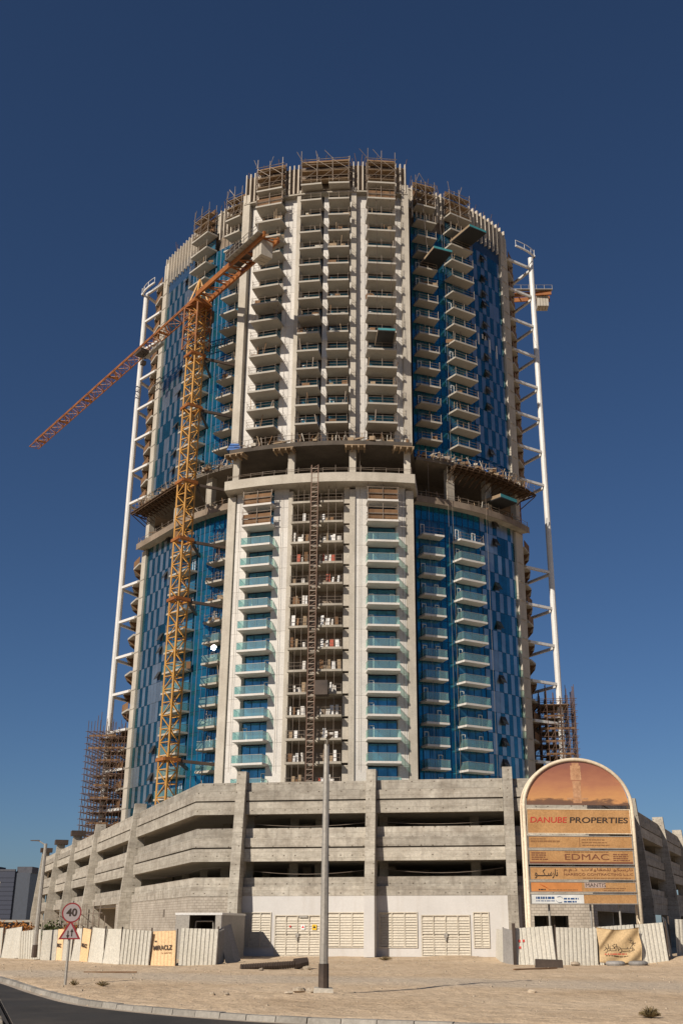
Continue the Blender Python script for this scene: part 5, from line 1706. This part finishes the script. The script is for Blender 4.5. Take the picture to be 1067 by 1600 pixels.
M['print_tower'] = weathered('printed_tower', (0.36, 0.185, 0.10), (0.52, 0.30, 0.17), streak=0.3, bump=0, scale=3.0)
mb = MB()
for x0_, x1_, z0_, z1_ in ((-0.26, 0.28, 0.45, 1.55), (-0.36, 0.36, 1.6, 2.1), (-0.34, 0.34, 2.1, 2.55), (-0.24, 0.24, 2.55, 2.72)):
    mb.box(x0_, x1_, -0.03, -0.022, z0_, z1_)
mb.build('printed_tower', 'print_tower', arch)
mb = MB(); mb.box(-0.7, -0.3, -0.03, -0.022, 0.36, 0.46); mb.box(0.32, 0.72, -0.03, -0.022, 0.36, 0.46); mb.box(-0.28, 0.3, -0.031, -0.023, 0.12, 0.42)
mb.build('printed_plinth', 'print_tower', arch)
X0 = -HW + 0.34
o, hh = pb[0]
text('DANUBE', 0.5, 'ink_red', o, (X0, -0.03, hh * 0.54), fit=2.45, bold=0.004, shear=0.12)
text('PROPERTIES', 0.5, 'ink_dark', o, (X0 + 2.62, -0.03, hh * 0.54), fit=3.9, bold=0.008, shear=0.08)
o, hh = pb[1]
smallprint(o, X0, X0 + 1.0, hh * 0.72, 0.05, 'ink_faint', 21); smallprint(o, X0, X0 + 1.9, hh * 0.5, 0.1, 'ink_faint', 22)
MB().box(-0.08, -0.04, -0.03, -0.022, 0.12, hh - 0.1).build('divider', 'ink_faint', o)
smallprint(o, 0.1, 2.2, hh * 0.66, 0.06, 'ink_faint', 23, rows=3, pitch=0.17)
o, hh = pb[2]
text('EDMAC', 0.52, 'ink_brown', o, (-1.15, -0.03, hh * 0.5), fit=2.9, bold=-0.001)
smallprint(o, X0, X0 + 1.2, hh * 0.75, 0.06, 'ink_brown', 24, rows=4, pitch=0.13)
smallprint(o, 2.1, 3.2, hh * 0.66, 0.06, 'ink_brown', 25, rows=4, pitch=0.12)
smallprint(o, -1.1, 1.8, hh * 0.83, 0.05, 'ink_faint', 26)
MB().box(-HW + 0.22, HW - 0.24, -0.028, -0.0225, 0.06, 0.17).build('colour_band', 'ink_brown', o)
o, hh = pb[3]
text('\uFEEE\u0640\u0640\u0640\uFEDC\u0640\uFEB3\uFEAD\uFE8E\uFEE7', 0.6, 'ink_dark', o, (X0 + 0.15, -0.03, hh * 0.52), fit=1.5, bold=0.008)
text('\uFEE1.\uFEE1.\uFEAB  \uFE95\uFEFB\uFEED\uFE8E\uFED8\uFEE4\uFEE0\uFEDF \uFEEE\uFEDC\uFEB3\uFEAD\uFE8E\uFEE7', 0.25, 'ink_brown', o, (-1.25, -0.03, hh * 0.78), fit=4.55)
text('NARESCO CONTRACTING L.L.C', 0.2, 'ink_brown', o, (-1.25, -0.03, hh * 0.42), fit=4.55)
smallprint(o, 0.0, 3.2, hh * 0.13, 0.05, 'ink_faint', 27)
o, hh = pb[4]
MB().box(-HW + 0.22, -0.1, -0.028, -0.0225, 0.06, hh - 0.06).build('orange_half', plain('orange_vinyl', (0.52, 0.21, 0.065), 0.5), o)
for k in range(3):
    MB().beam((X0 + 0.45 + 0.12 * k, -0.034, hh * 0.78 - 0.05 * k), (X0 + 0.75 + 0.12 * k, -0.034, hh * 0.5 - 0.05 * k), 0.05, 0.01).build('logo_stroke', 'ink_orange', o)
smallprint(o, X0 + 0.35, X0 + 0.85, hh * 0.2, 0.08, 'ink_dark', 28, y=-0.032); smallprint(o, X0 + 1.0, -0.4, hh * 0.2, 0.05, 'ink_faint', 29, y=-0.032)
MB().box(0.08, 1.45, -0.03, -0.0225, hh * 0.42, hh - 0.06).build('logo_plate', plain('lilac_vinyl', (0.42, 0.32, 0.27), 0.5), o)
text('MANTIS', 0.34, 'ink_dark', o, (0.12, -0.038, hh * 0.66), fit=1.3, bold=-0.004)
smallprint(o, 1.3, 3.1, hh * 0.34, 0.05, 'ink_faint', 30, rows=2, pitch=0.13)
o, hh = pb[5]
MB().box(-HW + 0.2, -0.02, -0.028, -0.0225, 0.03, hh - 0.03).build('white_sheet', 'board_white', o)
smallprint(o, X0 + 0.15, X0 + 1.35, hh * 0.5, 0.14, 'ink_blue', 31, y=-0.032)
smallprint(o, X0 + 0.15, X0 + 1.35, hh * 0.28, 0.05, 'ink_blue', 32, y=-0.032)
smallprint(o, X0 + 1.95, X0 + 3.1, hh * 0.45, 0.1, 'ink_blue', 33, y=-0.032, rows=2, pitch=0.18)
mb = MB()
for sgn in (1, -1):
    c0 = (X0 + 1.66, hh * 0.46)
    pts = [(c0[0] + sgn * (0.22 * cos(a)), -0.036, c0[1] + sgn * (0.02 + 0.16 * sin(a))) for a in [0.2 + 0.35 * i for i in range(7)]]
    for a, c in zip(pts, pts[1:]):
        mb.beam(a, c, 0.06, 0.01)
mb.build('swirl_mark', 'ink_blue', o)

# --- street lamps
def street_lamp(loc, h, r0, r1, arm, label, base=True, arm_dir=(0, -1)):
    t = thing('street_lamp', label, 'street lamp', loc, 0.0, 'street lamps on the sand')
    if base:
        MB().hexa([(-0.36, -0.36, -0.2), (0.36, -0.36, -0.2), (0.36, 0.36, -0.2), (-0.36, 0.36, -0.2)], [(-0.3, -0.32, 0.24), (0.33, -0.3, 0.2), (0.3, 0.32, 0.22), (-0.33, 0.3, 0.25)]).build('footing', 'concrete_light', t)
    MB().cone((0, 0, 0.2), (0, 0, h), r0, r1, 8).build('pole', 'galv', t)
    MB().cone((0, 0, 0.22), (0, 0, 0.98), r0 + 0.022, r0 + 0.016, 8).build('pole_band', 'steel_dark', t)
    ax, ay = arm_dir
    MB().tube((0, 0, h - 0.1), (ax * arm, ay * arm, h + 0.22), 0.045, 6).build('arm', 'galv', t)
    px_, py_ = -ay, ax
    def q(a, o, z): return (ax * (arm + a) + px_ * o, ay * (arm + a) + py_ * o, h + z)
    MB().hexa([q(-0.1, -0.07, 0.16), q(0.5, -0.11, 0.18), q(0.5, 0.11, 0.18), q(-0.1, 0.07, 0.16)], [q(-0.1, -0.05, 0.24), q(0.5, -0.07, 0.23), q(0.5, 0.07, 0.23), q(-0.1, 0.05, 0.24)]).build('lamp_head', 'steel_dark', t)
street_lamp((-1.46, 39.3, 0.0), 8.35, 0.155, 0.095, 0.3, 'tall grey lamp post standing in the sand in front of the white wall', arm_dir=(0.2, -0.98))
street_lamp((-21.95, 76.2, 0.0), 7.4, 0.17, 0.11, 0.55, 'grey lamp post leaning over the left hoarding fence', base=False, arm_dir=(-1, 0))

# --- road sign
sg = thing('road_sign', 'forty speed limit and two way traffic road sign on a grey post', 'road sign', (-12.0, 46.35, 0), radians(14))
MB().tube((0, 0, -0.2), (0, 0, 3.12), 0.055, 8).build('post', 'galv', sg)
def disc(r, y0, y1, z, n=40):
    mb = MB()
    vs = [(r * cos(2 * pi * i / n), y0, z + r * sin(2 * pi * i / n)) for i in range(n)] + [(r * cos(2 * pi * i / n), y1, z + r * sin(2 * pi * i / n)) for i in range(n)]
    return mb.add(vs, [tuple(range(n)), tuple(reversed(range(n, 2 * n)))] + [(i, n + i, n + (i + 1) % n, (i + 1) % n) for i in range(n)])
ci = disc(0.385, -0.09, -0.06, 2.67).build('limit_disc', 'sign_rim', sg)
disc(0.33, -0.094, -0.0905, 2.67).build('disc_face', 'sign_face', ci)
text('40', 0.40, 'ink_dark', ci, (0, -0.1, 2.67), align='CENTER', fit=0.42, bold=0.01)
def trimesh(r, y0, y1, zc):
    P = [(-r * 0.93, zc - r * 0.55), (r * 0.93, zc - r * 0.55), (0, zc + r * 1.05)]
    return MB().add([(x, y0, z) for x, z in P] + [(x, y1, z) for x, z in P], [(0, 1, 2), (5, 4, 3), (0, 3, 4, 1), (1, 4, 5, 2), (2, 5, 3, 0)])
ti = trimesh(0.47, -0.09, -0.06, 1.92).build('warning_triangle', 'sign_rim', sg)
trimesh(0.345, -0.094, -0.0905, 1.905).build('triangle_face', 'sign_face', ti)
for x, up in ((-0.075, False), (0.075, True)):
    mb = MB(); mb.box(x - 0.022, x + 0.022, -0.1, -0.095, 1.77, 1.99)
    zt, zz = (1.99, 2.07) if up else (1.77, 1.69)
    zt2 = zt - 0.05 if up else zt + 0.05
    mb.add([(x - 0.065, -0.1, zt2), (x + 0.065, -0.1, zt2), (x, -0.1, zz)], [(0, 1, 2)])
    mb.build('arrow', 'ink_dark', ti)

# --- litter and stones on the sand
hose = MB()
hp0, hp1 = Vector((-6.7, 61.6, 0.08)), Vector((-3.9, 62.6, 0.22))
for i in range(22):
    a = hp0.lerp(hp1, i / 22); c = hp0.lerp(hp1, (i + 0.55) / 22)
    hose.cone(a, c, 0.19, 0.19, 9)
    c2_ = hp0.lerp(hp1, (i + 1) / 22)
    hose.cone(c, c2_, 0.15, 0.15, 9)
hose.cone(hp1, hp1 + Vector((0.7, 0.2, 0.14)), 0.3, 0.22, 9)
tag(hose.build('corrugated_pipe', 'steel_dark', None, (0, 0, 0)), 'dark ribbed pipe piece lying on the sand left of the lamp post', 'pipe')
tag(MB().hexa([(-0.75, -0.3, -0.05), (0.75, -0.28, -0.05), (0.72, 0.3, -0.05), (-0.75, 0.3, -0.05)], [(-0.72, -0.28, 0.46), (0.74, -0.26, 0.42), (0.72, 0.28, 0.43), (-0.72, 0.3, 0.47)]).build('black_block', 'steel_dark', None, (9.9, 63.0, 0.0), radians(-6)), 'black rectangular block lying in front of the right fence', 'block')
tyre = MB()
def torus(mb, R, r, z, n=18, k=8):
    base = len(mb.v)
    for i in range(n):
        for j in range(k):
            a, c = 2 * pi * i / n, 2 * pi * j / k
            mb.v.append(((R + r * cos(c)) * cos(a), (R + r * cos(c)) * sin(a), z + r * 0.9 * sin(c)))
    for i in range(n):
        for j in range(k):
            mb.f.append([base + i * k + j, base + ((i + 1) % n) * k + j, base + ((i + 1) % n) * k + (j + 1) % k, base + i * k + (j + 1) % k]); mb.m.append(0)
    return mb
tm = torus(MB(), 0.42, 0.15, 0.1).mesh('tyre', 'sheet_grey')
for x, y, lab in ((14.4, 67.1, 'dusty grey tyre under the left part of the canvas banner'), (15.75, 67.2, 'dusty grey tyre under the right part of the canvas banner')):
    tag(put(tm, 'tyre', None, (x, y, 0.02)), lab, 'tyre', 'tyres under the banner')

M['rock'] = weathered('pale_rock', (0.36, 0.29, 0.21), (0.50, 0.42, 0.32), streak=0.0, bump=0.5, obj_rand=0.3)
def rock_mesh(seed):
    r = random.Random(seed); mb = MB()
    n1, n2 = 7, 5
    for j in range(n2):
        ph = pi * (j + 0.5) / n2
        for i in range(n1):
            th = 2 * pi * i / n1 + 0.3 * j
            rad = 1 + r.uniform(-0.28, 0.28)
            mb.v.append((rad * sin(ph) * cos(th), rad * sin(ph) * sin(th) * 0.8, rad * cos(ph) * 0.6))
    for j in range(n2 - 1):
        for i in range(n1):
            mb.f.append([j * n1 + i, (j + 1) * n1 + i, (j + 1) * n1 + (i + 1) % n1, j * n1 + (i + 1) % n1]); mb.m.append(0)
    mb.f.append(list(range(n1))); mb.m.append(0)
    mb.f.append(list(reversed(range((n2 - 1) * n1, n2 * n1)))); mb.m.append(0)
    return mb.mesh('stone', 'rock')
rms = [rock_mesh(i) for i in range(5)]
r = random.Random(8)
for x, y, s, lab in ((-1.9, 39.2, 0.16, 'broken concrete lump left of the lamp post footing'), (-2.3, 39.8, 0.2, 'largest pale stone left of the lamp post footing'), (-2.6, 39.1, 0.11, 'small pale stone left of the lamp post footing'), (-5.1, 38.6, 0.12, 'pale stone on open sand near the kerb, left of the lamp post'), (-4.6, 38.5, 0.1, 'second pale stone on open sand near the kerb, left of the lamp post'), (5.7, 40.4, 0.12, 'single dark stone on the open sand right of the lamp post'), (-3.2, 62.2, 0.22, 'grey stone at the right end of the ribbed pipe'), (-5.4, 59.4, 0.16, 'pale stone just in front of the ribbed pipe'), (12.0, 66.6, 0.25, 'pale stone in front of the right fence panels')):
    o = put(rms[r.randrange(5)], 'stone', None, (x, y, g_height(x, y) + s * 0.3)); o.scale = (s * 1.3, s, s); o.rotation_euler = (0, 0, r.uniform(0, 6)); tag(o, lab, 'stone', 'loose stones on the sand')
mb = MB()
for i in range(520):
    x, y = r.uniform(-22, 22), r.uniform(28, 86)
    if kerb_side(x, y) < 0.6: continue
    s = r.uniform(0.012, 0.04) * (1 + y / 70)
    h = g_height(x, y); a = r.uniform(0, pi)
    ca, sa = cos(a) * s, sin(a) * s
    mb.hexa([(x - ca, y - sa, h - 0.01), (x + sa, y - ca, h - 0.01), (x + ca, y + sa, h - 0.01), (x - sa, y + ca, h - 0.01)], [(x - ca * 0.6, y - sa * 0.5, h + s * 0.7), (x + sa * 0.5, y - ca * 0.6, h + s * 0.8), (x + ca * 0.6, y + sa * 0.6, h + s * 0.6), (x - sa * 0.6, y + ca * 0.5, h + s * 0.7)])
tag(mb.build('gravel', 'rock'), 'scattered small gravel and rubble over the sand lot', 'gravel', kind='stuff')

M['dry'] = plain('dry_twigs', (0.20, 0.135, 0.06), 0.9)
M['leaf_dry'] = plain('dry_leaves', (0.135, 0.115, 0.045), 0.9)
def dry_bush(loc, rad, h, n, seed, label):
    r = random.Random(seed)
    t = thing('dry_shrub', label, 'shrub', loc, 0, 'dry desert shrubs')
    tw, lf = MB(), MB()
    for i in range(n):
        a = r.uniform(0, 2 * pi); rr_ = rad * sqrt(r.random()); hh_ = h * (1 - 0.6 * (rr_ / rad) ** 2) * r.uniform(0.6, 1.1)
        e = Vector((rr_ * cos(a), rr_ * sin(a), hh_)); s_ = e * 0.15
        tw.tube(s_, e, 0.006, 3)
        for k in range(4):
            p = s_.lerp(e, r.uniform(0.3, 1.05)); d_ = Vector((r.uniform(-1, 1), r.uniform(-1, 1), r.uniform(-0.3, 1))).normalized() * r.uniform(0.03, 0.07); w_ = Vector((-d_.y, d_.x, 0.01)) * 0.3
            lf.add([p - w_, p + w_, p + d_], [(0, 1, 2)])
    tw.build('twigs', 'dry', t); tag(lf.build('leaves', 'leaf_dry', t), kind='stuff')
dry_bush((7.12, 29.6, 0.02), 0.29, 0.26, 160, 1, 'dry brown shrub at the kerb in the right foreground')
dry_bush((1.2, 77.0, 0.0), 0.55, 0.3, 120, 2, 'small green brown shrub at the foot of the white wall')
dry_bush((-11.35, 45.2, 0.0), 0.2, 0.25, 50, 3, 'thin dry shrub right beside the road sign post')
dry_bush((-10.2, 45.0, 0.0), 0.3, 0.22, 60, 4, 'low dry shrub a step right of the road sign')

# flattened debris boards lying on sand
for x, y, L_, rz, lab in ((-12.7, 57.5, 2.6, 3, 'thin dark board lying on the sand near the road sign'), (8.8, 60.5, 3.0, 35, 'thin dark strip on the sand in front of the black block')):
    tag(MB().box(-L_ / 2, L_ / 2, -0.07, 0.07, 0, 0.06).build('scrap_board', 'plywood', None, (x, y, g_height(x, y) + 0.01), radians(rz)), lab, 'board')

# --- car at the lower left edge
M['car_paint'] = plain('dark_car_paint', (0.035, 0.032, 0.035), 0.25, 0.3, 0.6, 0.05)
M['car_glass'] = glassy('car_glass', (0.02, 0.022, 0.028), metal=0.0, rough=0.05, var=0.1)
M['chrome'] = plain('bright_trim', (0.5, 0.5, 0.5), 0.25, 0.9)
M['rubber'] = plain('tyre_rubber', (0.02, 0.02, 0.02), 0.9)
M['lamp_red'] = plain('tail_lamp_red', (0.3, 0.01, 0.01), 0.3)
car = thing('parked_car', 'dark car cut off at the lower left corner of the picture', 'car', (-5.42, 14.6, -0.13), radians(4))
def loft(sections):
    mb = MB(); k = len(sections[0])
    for s in sections: mb.v += [tuple(p) for p in s]
    for j in range(len(sections) - 1):
        for i in range(k):
            mb.f.append([j * k + i, j * k + (i + 1) % k, (j + 1) * k + (i + 1) % k, (j + 1) * k + i]); mb.m.append(0)
    mb.f.append(list(range(k))[::-1]); mb.f.append([(len(sections) - 1) * k + i for i in range(k)]); mb.m += [0, 0]
    return mb
def body_sec(y, hw, zb, zt):
    return [(-hw * 0.92, y, zb), (hw * 0.92, y, zb), (hw, y, lerp(zb, zt, 0.35)), (hw * 0.97, y, lerp(zb, zt, 0.75)), (hw * 0.86, y, zt), (-hw * 0.86, y, zt), (-hw * 0.97, y, lerp(zb, zt, 0.75)), (-hw, y, lerp(zb, zt, 0.35))]
bo = loft([body_sec(-2.15, 0.7, 0.35, 0.8), body_sec(-1.95, 0.86, 0.24, 0.93), body_sec(-1.2, 0.91, 0.2, 0.98), body_sec(0.3, 0.92, 0.2, 0.97), body_sec(1.2, 0.9, 0.2, 0.93), body_sec(2.0, 0.85, 0.24, 0.82), body_sec(2.3, 0.66, 0.36, 0.7)]).build('body', 'car_paint', car, smooth=True)
def roof_sec(y, hw, zt):
    return [(-hw, y, 0.92), (hw, y, 0.92), (hw * 0.93, y, lerp(0.92, zt, 0.55)), (hw * 0.8, y, zt - 0.03), (hw * 0.5, y, zt), (-hw * 0.5, y, zt), (-hw * 0.8, y, zt - 0.03), (-hw * 0.93, y, lerp(0.92, zt, 0.55))]
gh = loft([roof_sec(-1.75, 0.8, 0.99), roof_sec(-1.05, 0.82, 1.38), roof_sec(-0.3, 0.83, 1.47), roof_sec(0.45, 0.83, 1.45), roof_sec(1.25, 0.82, 1.0)]).build('cabin_glass', 'car_glass', car, smooth=True)
loft([[(x * 1.01, y, z + 0.012) for x, y, z in roof_sec(yy, 0.83, zz)[3:7]] + [(x * 0.98, y, z - 0.02) for x, y, z in reversed(roof_sec(yy, 0.83, zz)[3:7])] for yy, zz in ((-1.1, 1.37), (-0.3, 1.47), (0.45, 1.45), (0.6, 1.4))]).build('roof', 'car_paint', car, smooth=True)
for s_ in (-1, 1):
    MB().path([(s_ * 0.80, -1.72, 1.0), (s_ * 0.70, -1.05, 1.36), (s_ * 0.68, -0.3, 1.455), (s_ * 0.69, 0.5, 1.43), (s_ * 0.78, 1.22, 1.0)], 0.022, 6).build('roof_trim', 'chrome', car)
    MB().hexa([(s_ * 0.55, -2.12, 0.68), (s_ * 0.82, -1.98, 0.68), (s_ * 0.82, -1.96, 0.85), (s_ * 0.55, -2.06, 0.85)], [(s_ * 0.55, -2.0, 0.68), (s_ * 0.8, -1.9, 0.68), (s_ * 0.8, -1.88, 0.85), (s_ * 0.55, -1.94, 0.85)]).build('tail_lamp', 'lamp_red', car)
    MB().hexa([(s_ * 0.9, 0.78, 0.98), (s_ * 1.08, 0.78, 0.98), (s_ * 1.08, 0.9, 0.98), (s_ * 0.9, 0.9, 0.98)], [(s_ * 0.92, 0.78, 1.1), (s_ * 1.06, 0.78, 1.12), (s_ * 1.05, 0.9, 1.1), (s_ * 0.92, 0.9, 1.1)]).build('wing_mirror', 'car_paint', car)
    for y_ in (-1.35, 1.4):
        w_ = MB().cone((s_ * 0.72, y_, 0.32), (s_ * 0.93, y_, 0.32), 0.32, 0.32, 20).build('wheel', 'rubber', car)
        MB().cone((s_ * 0.93, y_, 0.32), (s_ * 0.94, y_, 0.32), 0.21, 0.2, 16).build('rim', 'chrome', w_)

# ------------------------------------------------------------------ far background at the left
M['far_glass_a'] = glassy('far_glass_dark', (0.012, 0.018, 0.040), metal=0.0, rough=0.5, var=0.3)
M['far_glass_b'] = glassy('far_glass_grey', (0.032, 0.042, 0.062), metal=0.0, rough=0.5, var=0.3)
M['far_wall'] = weathered('far_wall', (0.06, 0.063, 0.078), (0.09, 0.094, 0.11), streak=0.1, bump=0)
M['far_band'] = plain('far_spandrel', (0.02, 0.026, 0.045), 0.5)
ob = thing('office_block', 'distant blue grey glass office block at the left edge behind the fence', 'building', (-300, 900, 0))
MB().box(5.0, 18.6, 0, 30, 0, 42.5).build('dark_front', 'far_glass_a', ob)
MB().box(18.602, 30.6, 1.5, 30, 0, 41.3).build('grey_front', 'far_glass_b', ob)
MB().box(-12, 4.998, 2.0, 30, 0, 42.5).build('side_front', 'far_glass_b', ob)
MB().box(19.4, 31.4, 2, 20, 41.31, 46.0).build('roof_house', 'far_wall', ob)
MB().box(-11, 4.5, 4, 20, 42.51, 46.0).build('roof_house', 'far_wall', ob)
MB().box(4.9, 18.6, -0.3, 2, 42.51, 44).build('roof_parapet', 'far_wall', ob)
for i in range(11):
    MB().box(5.1, 18.5, -0.25, -0.02, 3.4 + i * 3.4, 3.75 + i * 3.4).build('floor_band', 'far_band', ob)
lowb = thing('low_building', 'long low grey roofed building in front of the distant office block', 'building', (-150, 430, 0))
MB().box(-70, 32, 0, 12, 0, 3.2).build('wall', 'far_wall', lowb)
MB().box(-72, 34, -2, 14, 3.201, 4.0).build('roof', 'concrete', lowb)
M['leaf_rust'] = plain('orange_foliage', (0.30, 0.12, 0.025), 0.9, var=0.5)
M['leaf_green'] = plain('dusty_green_foliage', (0.07, 0.085, 0.03), 0.9, var=0.5)
for i in range(9):
    r = random.Random(40 + i)
    x, y = -62.0 + i * 3.4 + r.uniform(-0.6, 0.6), 150 + r.uniform(-3, 3)
    t = thing('hedge_bush', '%s bush from the left in the row of orange and green bushes behind the fence' % ORD[i], 'bush', (x, y, 0), 0, 'bushes behind the left fence')
    mb = MB()
    for k in range(420):
        a, b2 = r.uniform(0, 2 * pi), r.uniform(-0.6, 1)
        rad = 1.9 * (r.random() ** 0.4) * (1 + 0.25 * sin(3 * a + i))
        p = Vector((rad * cos(a) * sqrt(max(0, 1 - b2 * b2)), rad * sin(a) * sqrt(max(0, 1 - b2 * b2)), 1.25 + rad * b2 * 0.75))
        d1 = Vector((r.uniform(-1, 1), r.uniform(-1, 1), r.uniform(-1, 1))).normalized() * 0.2; d2 = d1.orthogonal().normalized() * 0.12
        mb.add([p - d1, p + d2, p + d1, p - d2], [(0, 1, 2, 3)])
    mb.build('crown', 'leaf_rust' if i % 3 else 'leaf_green', t)
    mb = MB()
    for k in range(4):
        mb.cone((0, 0, 0), (r.uniform(-0.7, 0.7), r.uniform(-0.7, 0.7), 1.3), 0.07, 0.03, 5)
    mb.build('trunk', 'dry', t)
t = thing('light_pole', 'thin pale pole standing before the distant office block', 'pole', (-46.5, 143, 0))
MB().cone((0, 0, 0), (0, 0, 7.2), 0.11, 0.07, 6).build('pole', 'galv', t); MB().box(-0.5, 0.1, -0.1, 0.1, 7.201, 7.32).build('lamp_head', 'galv', t)
